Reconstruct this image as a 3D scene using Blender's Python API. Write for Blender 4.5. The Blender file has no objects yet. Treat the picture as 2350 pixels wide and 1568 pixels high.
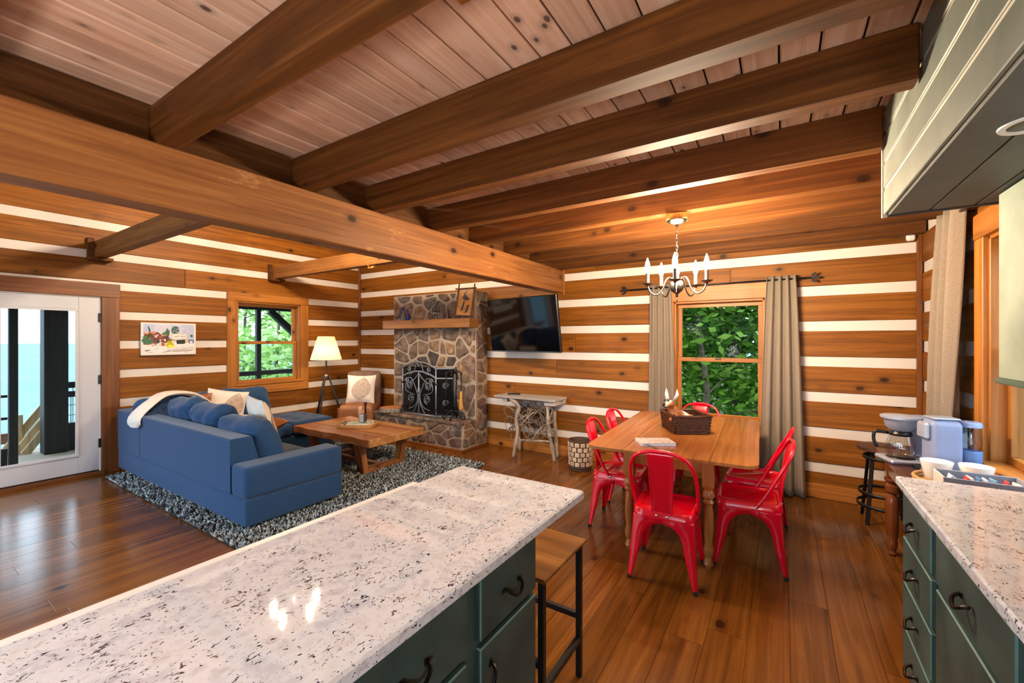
import bpy, math, random
import numpy as np
from mathutils import Vector, Matrix

random.seed(7)
rng = np.random.default_rng(7)
SC = bpy.context.scene
COL = SC.collection
PI = math.pi

# ------------------------------------------------------------------ camera
cam_data = bpy.data.cameras.new('camera')
cam = bpy.data.objects.new('camera', cam_data)
COL.objects.link(cam)
cam.location = (0, 0, 1.52)
cam.rotation_euler = (math.radians(90), 0, math.radians(32.6))
cam_data.sensor_fit = 'HORIZONTAL'
cam_data.sensor_width = 36.0
cam_data.lens = 970 / 2350 * 36
cam_data.shift_y = -4 / 2350
cam_data.clip_start = 0.03
cam_data.clip_end = 20000
SC.camera = cam

# ------------------------------------------------------------------ world and exposure
world = bpy.data.worlds.new('overcast_sky')
SC.world = world
world.use_nodes = True
wb = world.node_tree.nodes['Background']
wb.inputs['Color'].default_value = (0.64, 0.83, 1.0, 1)
wb.inputs['Strength'].default_value = 3.2
SC.view_settings.view_transform = 'Standard'
SC.view_settings.look = 'None'
SC.view_settings.gamma = 1.0
SC.view_settings.use_curve_mapping = False
SC.view_settings.exposure = 0.88
cy = SC.cycles
cy.max_bounces = 5
cy.diffuse_bounces = 3
cy.adaptive_threshold = 0.08
cy.adaptive_min_samples = 16
cy.glossy_bounces = 2
cy.transmission_bounces = 4
cy.transparent_max_bounces = 8
cy.caustics_reflective = False
cy.caustics_refractive = False
cy.sample_clamp_indirect = 6.0
cy.use_denoising = True

WARM = (1.0, 0.72, 0.42)
NEUTRAL = (1.0, 0.95, 0.90)
P_CHANDELIER = 21.0      # radiant watts of one candle bulb
P_VAULT = 24.0
P_LAMP = 4.0
P_KITCHEN_FILL = 40.0  # strength of the added fill lamps behind the viewer

# ------------------------------------------------------------------ room measures (metres)
XL, XR, YB, YF = -6.52, 1.02, 5.016, -2.6
ZC = 2.62            # underside of the ceiling boards
ZJ = 2.425           # underside of the joists
PITCH, CHINK = 0.34, 0.095

# ------------------------------------------------------------------ materials
MATS = {}

def srgb(r, g, b):
    def f(c):
        c /= 255.0
        return c / 12.92 if c <= 0.04045 else ((c + 0.055) / 1.055) ** 2.4
    return (f(r), f(g), f(b), 1.0)

class NT:
    """small helper around a material node tree"""
    def __init__(self, name):
        self.m = bpy.data.materials.new(name)
        self.m.use_nodes = True
        self.t = self.m.node_tree
        self.b = self.t.nodes['Principled BSDF']
        self.out = self.t.nodes['Material Output']
    def n(self, typ, **kw):
        nd = self.t.nodes.new(typ)
        for k, v in kw.items():
            if k in nd.inputs.keys():
                nd.inputs[k].default_value = v
            else:
                setattr(nd, k, v)
        return nd
    def l(self, a, b):
        self.t.links.new(a, b)
    def ramp(self, fac, stops, interp='LINEAR'):
        r = self.n('ShaderNodeValToRGB')
        r.color_ramp.interpolation = interp
        while len(r.color_ramp.elements) < len(stops):
            r.color_ramp.elements.new(0.5)
        for e, (p, c) in zip(r.color_ramp.elements, stops):
            e.position = p
            e.color = c if len(c) == 4 else (*c, 1)
        self.l(fac, r.inputs['Fac'])
        return r.outputs['Color']
    def mix(self, fac, a, b, mode='MIX'):
        x = self.n('ShaderNodeMix', data_type='RGBA', blend_type=mode)
        for sock, val in ((x.inputs['Factor'], fac), (x.inputs['A'], a), (x.inputs['B'], b)):
            pass
        ins = [s for s in x.inputs if s.enabled]
        for s, val in zip(ins, (fac, a, b)):
            if hasattr(val, 'is_output'):
                self.l(val, s)
            else:
                s.default_value = val
        return [o for o in x.outputs if o.enabled][0]
    def coords(self, scale=(1, 1, 1), randomise=True, kind='Object'):
        tc = self.n('ShaderNodeTexCoord')
        v = tc.outputs[kind]
        if randomise:
            oi = self.n('ShaderNodeObjectInfo')
            mu = self.n('ShaderNodeVectorMath', operation='SCALE')
            mu.inputs[0].default_value = (17.3, 41.1, 63.7)
            self.l(oi.outputs['Random'], mu.inputs['Scale'])
            ad = self.n('ShaderNodeVectorMath', operation='ADD')
            self.l(v, ad.inputs[0]); self.l(mu.outputs[0], ad.inputs[1])
            v = ad.outputs[0]
        mp = self.n('ShaderNodeVectorMath', operation='MULTIPLY')
        mp.inputs[1].default_value = scale
        self.l(v, mp.inputs[0])
        return mp.outputs[0], v
    def bump(self, h, strength=0.2, dist=0.01):
        b = self.n('ShaderNodeBump')
        b.inputs['Strength'].default_value = strength
        b.inputs['Distance'].default_value = dist
        self.l(h, b.inputs['Height'])
        self.l(b.outputs['Normal'], self.b.inputs['Normal'])

def wood(name, dark, mid, light, axis='X', rough=0.4, grain=14.0, knots=True, tone=0.25, spec=0.4, stain=None, bump=0.0, knot=(38, 18, 8), ks=1.0):
    if name in MATS: return MATS[name]
    t = NT(name)
    k = 'XYZ'.index(axis)
    sc = [grain * 2.1] * 3; sc[k] = grain * 0.075
    vec, raw = t.coords(tuple(sc))
    no = t.n('ShaderNodeTexNoise', Scale=1.0, Detail=5.0, Roughness=0.6, Distortion=0.9)
    t.l(vec, no.inputs['Vector'])
    col = t.ramp(no.outputs['Fac'], [(0.24, dark), (0.5, mid), (0.76, light)])
    # slow tone changes along the board and from piece to piece
    s2 = [2.2] * 3; s2[k] = 0.7
    m2 = t.n('ShaderNodeVectorMath', operation='MULTIPLY'); m2.inputs[1].default_value = tuple(s2)
    t.l(raw, m2.inputs[0])
    n2 = t.n('ShaderNodeTexNoise', Scale=1.0, Detail=2.0)
    t.l(m2.outputs[0], n2.inputs['Vector'])
    oi = t.n('ShaderNodeObjectInfo')
    ma = t.n('ShaderNodeMath', operation='MULTIPLY_ADD')
    t.l(oi.outputs['Random'], ma.inputs[0]); ma.inputs[1].default_value = 0.5
    t.l(n2.outputs['Fac'], ma.inputs[2])
    g = t.ramp(ma.outputs[0], [(0.35, (1 - tone,) * 3), (1.05, (1 + tone * 0.35,) * 3)])
    col = t.mix(1.0, col, g, 'MULTIPLY')
    if knots:
        s3 = [4.6 * ks] * 3; s3[k] = 2.9 * ks
        m3 = t.n('ShaderNodeVectorMath', operation='MULTIPLY'); m3.inputs[1].default_value = tuple(s3)
        t.l(raw, m3.inputs[0])
        vo = t.n('ShaderNodeTexVoronoi', Scale=1.0)
        t.l(m3.outputs[0], vo.inputs['Vector'])
        kf = t.ramp(vo.outputs['Distance'], [(0.0, (1, 1, 1)), (0.09, (0.82,) * 3), (0.115, (0.3,) * 3), (0.24, (0, 0, 0))])
        col = t.mix(kf, col, srgb(*knot))
    if stain:
        col = stain(t, raw, col)
    t.l(col, t.b.inputs['Base Color'])
    t.b.inputs['Roughness'].default_value = rough
    t.b.inputs['Specular IOR Level'].default_value = spec
    if bump: t.bump(no.outputs['Fac'], bump, 0.004)
    MATS[name] = t.m
    return t.m

def plain(name, color, rough=0.5, metal=0.0, spec=0.5, var=0.0, vscale=8.0, bump=0.0, coat=0.0, vcol=None, bscale=None):
    if name in MATS: return MATS[name]
    t = NT(name)
    if var or vcol:
        vec, raw = t.coords((vscale,) * 3)
        no = t.n('ShaderNodeTexNoise', Scale=1.0, Detail=4.0, Roughness=0.6)
        t.l(vec, no.inputs['Vector'])
        c2 = vcol if vcol else tuple(min(1, c * (1 + var)) for c in color[:3])
        c1 = color if vcol else tuple(c * (1 - var) for c in color[:3])
        t.l(t.ramp(no.outputs['Fac'], [(0.3, c1), (0.7, c2)]), t.b.inputs['Base Color'])
        if bump:
            if bscale:
                v2, _ = t.coords((bscale,) * 3)
                n2 = t.n('ShaderNodeTexNoise', Scale=1.0, Detail=2.0)
                t.l(v2, n2.inputs['Vector'])
                t.bump(n2.outputs['Fac'], bump, 0.004)
            else:
                t.bump(no.outputs['Fac'], bump, 0.004)
    else:
        t.b.inputs['Base Color'].default_value = color if len(color) == 4 else (*color, 1)
    t.b.inputs['Roughness'].default_value = rough
    t.b.inputs['Metallic'].default_value = metal
    t.b.inputs['Specular IOR Level'].default_value = spec
    t.b.inputs['Coat Weight'].default_value = coat
    t.b.inputs['Coat Roughness'].default_value = 0.08
    MATS[name] = t.m
    return t.m

def emitter(name, color, strength):
    t = NT(name)
    t.b.inputs['Base Color'].default_value = (*color, 1)
    t.b.inputs['Emission Color'].default_value = (*color, 1)
    t.b.inputs['Emission Strength'].default_value = strength
    return t.m

def pane_glass(name, tint=(0.96, 0.98, 0.98), refl=0.0015):
    if name in MATS: return MATS[name]
    t = NT(name)
    tr = t.n('ShaderNodeBsdfTransparent'); tr.inputs['Color'].default_value = (*tint, 1)
    gl = t.n('ShaderNodeBsdfGlossy'); gl.inputs['Roughness'].default_value = 0.02
    mx = t.n('ShaderNodeMixShader'); mx.inputs['Fac'].default_value = refl
    t.l(tr.outputs[0], mx.inputs[1]); t.l(gl.outputs[0], mx.inputs[2])
    t.l(mx.outputs[0], t.out.inputs['Surface'])
    MATS[name] = t.m
    return t.m

def sheer(name, color, trans=0.5):
    if name in MATS: return MATS[name]
    t = NT(name)
    d = t.n('ShaderNodeBsdfDiffuse'); d.inputs['Color'].default_value = color
    s = t.n('ShaderNodeBsdfTranslucent'); s.inputs['Color'].default_value = color
    mx = t.n('ShaderNodeMixShader'); mx.inputs['Fac'].default_value = trans
    t.l(d.outputs[0], mx.inputs[1]); t.l(s.outputs[0], mx.inputs[2])
    t.l(mx.outputs[0], t.out.inputs['Surface'])
    MATS[name] = t.m
    return t.m

LOG = lambda ax: wood('log_wood_' + ax, srgb(92, 52, 10), srgb(134, 79, 18), srgb(162, 102, 33), ax, rough=0.52, grain=12, spec=.25)
BEAM = wood('beam_wood', srgb(118, 66, 36), srgb(152, 92, 54), srgb(178, 112, 68), 'Y', rough=0.5, grain=12)
JOIST = wood('joist_wood', srgb(62, 34, 11), srgb(92, 53, 19), srgb(126, 77, 31), 'X', rough=0.62, grain=10, spec=.18)
BOARD = wood('ceiling_board_wood', srgb(204, 154, 124), srgb(230, 186, 156), srgb(243, 212, 188), 'Y', rough=0.6, grain=12, spec=.2, tone=0.22, knot=(70, 48, 44), ks=1.9)
FLOORW = wood('floor_board_wood', srgb(78, 44, 14), srgb(114, 69, 24), srgb(142, 91, 36), 'Y', rough=0.2, grain=9, tone=0.28, spec=0.5, bump=0.05)
TRIMW = lambda ax: wood('trim_wood_' + ax, srgb(134, 80, 26), srgb(170, 106, 40), srgb(194, 128, 56), ax, rough=0.45, grain=12)
DOORTRIM = lambda ax: wood('door_trim_wood_' + ax, srgb(90, 48, 18), srgb(120, 68, 28), srgb(146, 88, 42), ax, rough=0.45, grain=12)
CHINKM = plain('chinking_plaster', srgb(224, 214, 205), 0.85, var=0.03, vscale=6, bump=0.05)
BLACKM = plain('black_iron', srgb(26, 26, 29), 0.42, metal=0.3, spec=0.5)
STEELM = plain('brushed_nickel', srgb(112, 104, 96), 0.3, metal=1.0)
WHITEP = plain('white_paint', srgb(236, 232, 228), 0.4)
GREENP = plain('teal_cabinet_paint', srgb(40, 58, 57), 0.45, vcol=srgb(66, 88, 85), vscale=5, bump=0.1)
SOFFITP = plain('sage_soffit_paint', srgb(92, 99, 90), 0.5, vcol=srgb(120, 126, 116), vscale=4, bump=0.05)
GLASS = pane_glass('window_glass')

def granite():
    t = NT('speckled_granite')
    vec, raw = t.coords((1, 1, 1), randomise=False)
    n0 = t.n('ShaderNodeTexNoise', Scale=22.0, Detail=4.0)
    t.l(raw, n0.inputs['Vector'])
    base = t.ramp(n0.outputs['Fac'], [(0.35, srgb(192, 195, 208)), (0.5, srgb(213, 217, 228)), (0.7, srgb(204, 204, 210))])
    m = t.n('ShaderNodeVectorMath', operation='MULTIPLY'); m.inputs[1].default_value = (118, 62, 84)
    t.l(raw, m.inputs[0])
    n1 = t.n('ShaderNodeTexNoise', Scale=1.0, Detail=3.0, Roughness=0.6, Distortion=1.4)
    t.l(m.outputs[0], n1.inputs['Vector'])
    n2 = t.n('ShaderNodeTexNoise', Scale=16.0, Detail=2.0)
    t.l(raw, n2.inputs['Vector'])
    ad = t.n('ShaderNodeMath', operation='MULTIPLY_ADD'); ad.inputs[1].default_value = 0.3
    t.l(n2.outputs['Fac'], ad.inputs[0]); t.l(n1.outputs['Fac'], ad.inputs[2])
    f = t.ramp(ad.outputs[0], [(0.765, (0, 0, 0)), (0.785, (1, 1, 1))])
    col = t.mix(f, base, srgb(44, 40, 60))
    m4 = t.n('ShaderNodeVectorMath', operation='MULTIPLY'); m4.inputs[1].default_value = (45, 26, 40)
    t.l(raw, m4.inputs[0])
    n4 = t.n('ShaderNodeTexNoise', Scale=1.0, Detail=4.0, Distortion=0.8)
    t.l(m4.outputs[0], n4.inputs['Vector'])
    f2 = t.ramp(n4.outputs['Fac'], [(0.60, (0, 0, 0)), (0.72, (0.55,) * 3)])
    col = t.mix(f2, col, srgb(160, 156, 170))
    t.l(col, t.b.inputs['Base Color'])
    t.b.inputs['Roughness'].default_value = 0.03
    return t.m
GRANITE = granite()

# ------------------------------------------------------------------ mesh building
class MB:
    def __init__(self):
        self.v, self.f, self.mi = [], [], []
        self.cur = 0
    def add(self, vs, fs, M=None):
        o = len(self.v)
        if M is not None:
            vs = [tuple(M @ Vector(p)) for p in vs]
        self.v += [tuple(p) for p in vs]
        self.f += [tuple(i + o for i in f) for f in fs]
        self.mi += [self.cur] * len(fs)
        return self
    def box(self, x0, x1, y0, y1, z0, z1, M=None):
        vs = [(x, y, z) for x in (x0, x1) for y in (y0, y1) for z in (z0, z1)]
        fs = [(0, 1, 3, 2), (4, 6, 7, 5), (0, 4, 5, 1), (2, 3, 7, 6), (0, 2, 6, 4), (1, 5, 7, 3)]
        return self.add(vs, fs, M)
    def cbox(self, x0, x1, y0, y1, z0, z1, c=0.004, M=None, edge=None):
        """box with chamfered edges"""
        if x1 < x0: x0, x1 = x1, x0
        if y1 < y0: y0, y1 = y1, y0
        c = min(c, (x1 - x0) * .45, (y1 - y0) * .45, (z1 - z0) * .45)
        lo, hi = (x0, y0, z0), (x1, y1, z1)
        vs, idx = [], {}
        for sx in (0, 1):
            for sy in (0, 1):
                for sz in (0, 1):
                    s = (sx, sy, sz)
                    for a in range(3):
                        p = []
                        for k in range(3):
                            e = hi[k] if s[k] else lo[k]
                            if k != a: e += -c if s[k] else c
                            p.append(e)
                        idx[(s, a)] = len(vs); vs.append(tuple(p))
        fs = []
        for a in range(3):
            b, d = (a + 1) % 3, (a + 2) % 3
            for sa in (0, 1):
                loop = []
                for sb, sd in ((0, 0), (1, 0), (1, 1), (0, 1)):
                    s = [0] * 3; s[a] = sa; s[b] = sb; s[d] = sd
                    loop.append(idx[(tuple(s), a)])
                fs.append(tuple(loop if sa else loop[::-1]))
            for sb in (0, 1):
                for sd in (0, 1):
                    s0 = [0] * 3; s1 = [0] * 3
                    s0[b] = s1[b] = sb; s0[d] = s1[d] = sd; s1[a] = 1
                    q = [idx[(tuple(s0), b)], idx[(tuple(s1), b)], idx[(tuple(s1), d)], idx[(tuple(s0), d)]]
                    fs.append(tuple(q if sb != sd else q[::-1]))
        for sx in (0, 1):
            for sy in (0, 1):
                for sz in (0, 1):
                    q = [idx[((sx, sy, sz), a)] for a in range(3)]
                    fs.append(tuple(q if (sx + sy + sz) % 2 else q[::-1]))
        self.add(vs, fs, M)
        if edge is not None:
            big = {0, 1, 6, 7, 12, 13}
            for i in range(26):
                if i not in big: self.mi[len(self.mi) - 26 + i] = edge
        return self
    def tube(self, pts, r, n=8, cap=True, M=None, flat=None):
        """tube along a polyline; r a number or one per point; flat=(a,b) squashes the section"""
        P = [Vector(p) for p in pts]
        R = r if isinstance(r, (list, tuple)) else [r] * len(P)
        vs, fs = [], []
        up = None
        for i, p in enumerate(P):
            t = (P[min(i + 1, len(P) - 1)] - P[max(i - 1, 0)])
            if t.length < 1e-9: t = Vector((0, 0, 1))
            t.normalize()
            if up is None:
                up = Vector((0, 0, 1)) if abs(t.z) < 0.9 else Vector((1, 0, 0))
            a = t.cross(up)
            if a.length < 1e-6: a = t.cross(Vector((0, 1, 0)))
            a.normalize(); b = a.cross(t).normalized(); up = b
            fa, fb = flat if flat else (1, 1)
            for k in range(n):
                an = 2 * PI * k / n
                vs.append(tuple(p + a * (math.cos(an) * R[i] * fa) + b * (math.sin(an) * R[i] * fb)))
        for i in range(len(P) - 1):
            for k in range(n):
                k2 = (k + 1) % n
                fs.append((i * n + k, (i + 1) * n + k, (i + 1) * n + k2, i * n + k2))
        if cap:
            fs.append(tuple(range(n)))
            fs.append(tuple(reversed(range((len(P) - 1) * n, len(P) * n))))
        return self.add(vs, fs, M)
    def lathe(self, prof, n=16, c=(0, 0, 0), cap=True, M=None):
        vs, fs = [], []
        for (r, z) in prof:
            for k in range(n):
                an = 2 * PI * k / n
                vs.append((c[0] + r * math.cos(an), c[1] + r * math.sin(an), c[2] + z))
        for i in range(len(prof) - 1):
            for k in range(n):
                k2 = (k + 1) % n
                fs.append((i * n + k, i * n + k2, (i + 1) * n + k2, (i + 1) * n + k))
        if cap:
            fs.append(tuple(reversed(range(n))))
            fs.append(tuple(range((len(prof) - 1) * n, len(prof) * n)))
        return self.add(vs, fs, M)
    def prism(self, poly, z0, z1, M=None):
        n = len(poly)
        vs = [(x, y, z0) for x, y in poly] + [(x, y, z1) for x, y in poly]
        fs = [tuple(reversed(range(n))), tuple(range(n, 2 * n))]
        fs += [(i, (i + 1) % n, n + (i + 1) % n, n + i) for i in range(n)]
        return self.add(vs, fs, M)
    def grid(self, fn, nu, nv, M=None, closed_u=False):
        vs = [fn(i / (nu if closed_u else nu - 1), j / (nv - 1)) for i in range(nu) for j in range(nv)]
        fs = []
        for i in range(nu if closed_u else nu - 1):
            for j in range(nv - 1):
                i2 = (i + 1) % nu
                fs.append((i * nv + j, i2 * nv + j, i2 * nv + j + 1, i * nv + j + 1))
        return self.add(vs, fs, M)
    def softbox(self, sx, sy, sz, r=0.05, res=8, puff=0.0, side=0.0, dimples=(), c=(0, 0, 0), M=None, wobble=0.0, seed=0, ddepth=0.03, dsig=0.05):
        """rounded, slightly swollen box (upholstery)"""
        hx, hy, hz = sx / 2, sy / 2, sz / 2
        r = min(r, hx * .98, hy * .98, hz * .98)
        key, vs, fs = {}, [], []
        ph = [seed * 1.7 + k for k in range(6)]
        def vert(p):
            k = tuple(round(q, 5) for q in p)
            if k in key: return key[k]
            q = [max(-h + r, min(h - r, x)) for x, h in zip(p, (hx, hy, hz))]
            d = Vector([a - b for a, b in zip(p, q)])
            if d.length > 1e-9: d = d.normalized() * r
            w = [a + b for a, b in zip(q, d)]
            fx, fy, fz = 1 - (p[0] / hx) ** 2, 1 - (p[1] / hy) ** 2, 1 - (p[2] / hz) ** 2
            w[2] += puff * fx * fy * (1 if p[2] > 0 else -0.3 if p[2] < 0 else 0)
            w[0] += side * fy * fz * (1 if p[0] > 0 else -1) * (abs(p[0]) / hx)
            w[1] += side * fx * fz * (1 if p[1] > 0 else -1) * (abs(p[1]) / hy)
            for dx, dy in dimples:
                if p[2] > 0: w[2] -= ddepth * math.exp(-((p[0] - dx) ** 2 + (p[1] - dy) ** 2) / (dsig * dsig))
            if wobble:
                for a in range(3):
                    w[a] += wobble * (math.sin(9 * p[(a + 1) % 3] + 13 * p[(a + 2) % 3] + ph[a]) * math.sin(17 * p[a] + ph[a + 3]) + .6 * math.sin(33 * p[(a + 1) % 3] + 21 * p[(a + 2) % 3] + ph[a + 1]) * math.sin(26 * p[a] + ph[a + 2]))
            key[k] = len(vs)
            vs.append((w[0] + c[0], w[1] + c[1], w[2] + c[2]))
            return key[k]
        def lin(h):
            # finer near the edges so that the rounding is smooth
            n = res
            a = [-h, -h + r * .3, -h + r * .7]
            m = [-h + r + (2 * h - 2 * r) * i / n for i in range(n + 1)]
            b = [h - r * .7, h - r * .3, h]
            return a + m + b
        L = (lin(hx), lin(hy), lin(hz))
        H = (hx, hy, hz)
        for a in range(3):
            b, d = (a + 1) % 3, (a + 2) % 3
            for s in (-1, 1):
                for i in range(len(L[b]) - 1):
                    for j in range(len(L[d]) - 1):
                        q = []
                        for u, v in ((i, j), (i + 1, j), (i + 1, j + 1), (i, j + 1)):
                            p = [0] * 3; p[a] = s * H[a]; p[b] = L[b][u]; p[d] = L[d][v]
                            q.append(vert(p))
                        if len(set(q)) < 3: continue
                        fs.append(tuple(q if s > 0 else q[::-1]))
        return self.add(vs, fs, M)
    def pillow(self, w, h, t, n=14, M=None):
        """throw cushion standing in the local XZ plane, thickness along Y"""
        def top(s):
            def fn(u, v):
                a, b = u * 2 - 1, v * 2 - 1
                x = a * w / 2 * (1 - 0.07 * (1 - b * b))
                z = b * h / 2 * (1 - 0.07 * (1 - a * a))
                y = s * t / 2 * (max(0, 1 - a ** 4) * max(0, 1 - b ** 4)) ** 0.6
                return (x, y, z + h / 2)
            return fn
        self.grid(top(1), n, n, M); 
        k = MB(); k.grid(top(-1), n, n)
        self.add(k.v, [f[::-1] for f in k.f], M)
        return self
    def build(self, name, mat, parent=None, smooth=False, center=True, angle=None, weld=False):
        me = bpy.data.meshes.new(name)
        vs = np.array(self.v, dtype=float).reshape(-1, 3)
        c = np.zeros(3)
        if center and len(vs):
            c = (vs.min(0) + vs.max(0)) / 2
        me.from_pydata((vs - c).tolist(), [], self.f)
        mats = mat if isinstance(mat, (list, tuple)) else [mat]
        for m in mats: me.materials.append(m)
        if len(mats) > 1:
            me.polygons.foreach_set('material_index', self.mi)
        if smooth:
            me.polygons.foreach_set('use_smooth', [True] * len(me.polygons))
            if angle: me.set_sharp_from_angle(angle=math.radians(angle))
        me.update()
        o = bpy.data.objects.new(name, me)
        COL.objects.link(o)
        o.location = tuple(c)
        if parent is not None: o.parent = parent
        return o

def thing(name, label, cat, loc=(0, 0, 0), rz=0.0, group=None, kind=None):
    o = bpy.data.objects.new(name, None)
    o.empty_display_size = 0.1
    COL.objects.link(o)
    o.location = loc
    o.rotation_euler = (0, 0, rz)
    return tag(o, label, cat, group, kind)

def tag(o, label=None, cat=None, group=None, kind=None):
    if label: o['label'] = label
    if cat: o['category'] = cat
    if group: o['group'] = group
    if kind: o['kind'] = kind
    return o

def clone(root, loc, rz=None, label=None, group=None):
    r = root.copy(); COL.objects.link(r)
    r.location = loc
    if rz is not None: r.rotation_euler = (0, 0, rz)
    if label: r['label'] = label
    if group: r['group'] = group
    for ch in list(root.children):
        c = ch.copy(); COL.objects.link(c); c.parent = r
        for g in list(ch.children):
            d = g.copy(); COL.objects.link(d); d.parent = c
    return r

def struct(o, label, cat='room'):
    return tag(o, label, cat, None, 'structure')

def solidify(o, th):
    m = o.modifiers.new('thickness', 'SOLIDIFY'); m.thickness = th; m.offset = 0
    return o

def TR(x=0, y=0, z=0, rx=0, ry=0, rz=0):
    return Matrix.Translation((x, y, z)) @ Matrix.Rotation(rz, 4, 'Z') @ Matrix.Rotation(ry, 4, 'Y') @ Matrix.Rotation(rx, 4, 'X')

def curve_pts(ctrl, n=24):
    """Catmull-Rom through control points"""
    P = [Vector(p) for p in ctrl]
    P = [P[0] * 2 - P[1]] + P + [P[-1] * 2 - P[-2]]
    out = []
    seg = len(P) - 3
    for i in range(seg):
        m = max(2, n // seg)
        for k in range(m):
            t = k / m
            p0, p1, p2, p3 = P[i:i + 4]
            out.append(0.5 * ((2 * p1) + (p2 - p0) * t + (2 * p0 - 5 * p1 + 4 * p2 - p3) * t * t + (3 * p1 - p0 - 3 * p2 + p3) * t ** 3))
    out.append(P[-2])
    return [tuple(p) for p in out]

def spiral(cx, cz, r0, r1, a0, a1, n=18):
    return [(cx + (r0 + (r1 - r0) * k / (n - 1)) * math.cos(a0 + (a1 - a0) * k / (n - 1)), 0,
             cz + (r0 + (r1 - r0) * k / (n - 1)) * math.sin(a0 + (a1 - a0) * k / (n - 1))) for k in range(n)]

# ================================================================== the room shell
def cut(a0, a1, z0, z1, openings):
    """rectangles of [a0,a1]x[z0,z1] left over outside the openings"""
    rects = [(a0, a1, z0, z1)]
    for (o0, o1, p0, p1) in openings:
        out = []
        for (b0, b1, q0, q1) in rects:
            if o1 <= b0 or o0 >= b1 or p1 <= q0 or p0 >= q1:
                out.append((b0, b1, q0, q1)); continue
            if o0 > b0: out.append((b0, o0, q0, q1))
            if o1 < b1: out.append((o1, b1, q0, q1))
            m0, m1 = max(b0, o0), min(b1, o1)
            if p0 > q0: out.append((m0, m1, q0, p0))
            if p1 < q1: out.append((m0, m1, p1, q1))
        rects = out
    return [r for r in rects if r[1] - r[0] > 0.004 and r[3] - r[2] > 0.004]

def log_wall(name, label, axis, face, out, a0, a1, ztop, top_stripe, openings, joints=()):
    """log wall with white chinking; 'out' is the direction (+1/-1) away from the room"""
    mb = MB()
    r0, r1 = sorted((face + out * 0.014, face + out * 0.19))
    for (b0, b1, q0, q1) in cut(a0 - .185, a1 + .185, -0.02, ztop, openings):
        if axis == 'X': mb.box(b0, b1, r0, r1, q0, q1)
        else: mb.box(r0, r1, b0, b1, q0, q1)
    w = mb.build(name, CHINKM)
    struct(w, label, 'wall')
    c = Vector(w.location)
    f0, f1 = sorted((face, face + out * 0.03))
    k = -12
    R = random.Random(name)
    while True:
        zt = top_stripe + PITCH * k        # top of a chinking stripe = underside of the log above
        k += 1
        z0, z1 = zt, zt + PITCH - CHINK
        if z1 < 0.03: continue
        if z0 > ztop: break
        z0, z1 = max(z0, 0.0), min(z1, ztop)
        if z1 - z0 < 0.02: continue
        cuts = [a0]
        x = a0 + R.uniform(1.6, 6.5)
        while x < a1 - 0.9:
            cuts.append(x); x += R.uniform(3.6, 5.6)
        cuts.append(a1)
        for i in range(len(cuts) - 1):
            for (b0, b1, q0, q1) in cut(cuts[i] + 0.001, cuts[i + 1] - 0.001, z0, z1, openings):
                m = MB()
                if axis == 'X': m.cbox(b0, b1, f0, f1, q0, q1, 0.006)
                else: m.cbox(f0, f1, b0, b1, q0, q1, 0.006)
                o = m.build('log', LOG(axis))
                o.location = Vector(o.location) - c
                o.parent = w
    return w

D1 = (0.60, 1.53, 0.0, 2.005)             # glazed door in the left wall (y0,y1,z0,z1)
D2 = (-2.2, 0.30, 0.0, 2.005)             # sliding glass door further along the left wall
W1 = (2.95, 3.88, 0.88, 2.075)            # window in the left wall
W2 = (-1.03, -0.15, 0.655, 1.945)         # window in the back wall
W3 = (2.62, 3.60, 0.80, 2.13)             # window in the right wall
WF = (-6.3, -2.75, 0.10, 2.42)             # windows in the front wall of the living room, enlarged for more daylight
WK = (-2.2, 0.6, 0.95, 2.25)              # unseen kitchen windows, added in the front wall as daylight fill
WG = (-5.9, -2.9, 2.66, 4.0)               # unseen gable windows above them, added for more daylight
ZV = 3.6                                  # height of the left wall under the vault

wall_left = log_wall('wall_left', 'log wall with white chinking holding the glazed door and window', 'Y', XL, -1, YF, YB, ZV, 2.19, [D1, D2, W1])
wall_back = log_wall('wall_back', 'log wall with white chinking behind the fireplace and dining table', 'X', YB, 1, XL, XR, 5.2, 2.378, [W2])
wall_right = log_wall('wall_right', 'log wall with white chinking beside the kitchen window', 'Y', XR, 1, YF, YB, 2.7, 2.19, [W3])
wall_front = log_wall('wall_front', 'log wall with white chinking behind the camera', 'X', YF, -1, XL, XR, 5.2, 2.378, [WF, WK, WG])

# floor boards -------------------------------------------------------
mb = MB(); mb.box(XL - .15, XR + .15, YF - .15, YB + .15, -0.16, -0.022)
floor = mb.build('floor', plain('subfloor_dark', srgb(30, 18, 10), 0.8))
struct(floor, 'wide glossy brown pine floor boards', 'floor')
fc = Vector(floor.location)
R = random.Random(3)
x = XL
while x < XR - 0.01:
    w = 0.182
    x1 = min(x + w, XR)
    y = YF - R.uniform(0, 2)
    while y < YB:
        y1 = y + R.uniform(2.0, 4.2)
        if YB - y1 < .5: y1 = YB
        if y < YF < y1 < YF + .3: y = y1; continue
        m = MB(); m.cbox(x + .0004, x1 - .0004, max(y, YF) + .0007, min(y1, YB) - .0007, -0.022, R.uniform(-0.0004, 0.0), 0.0012)
        if min(y1, YB) - max(y, YF) > 0.1:
            o = m.build('floor_board', FLOORW); o.location = Vector(o.location) - fc; o.parent = floor
        y = y1
    x = x1

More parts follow.
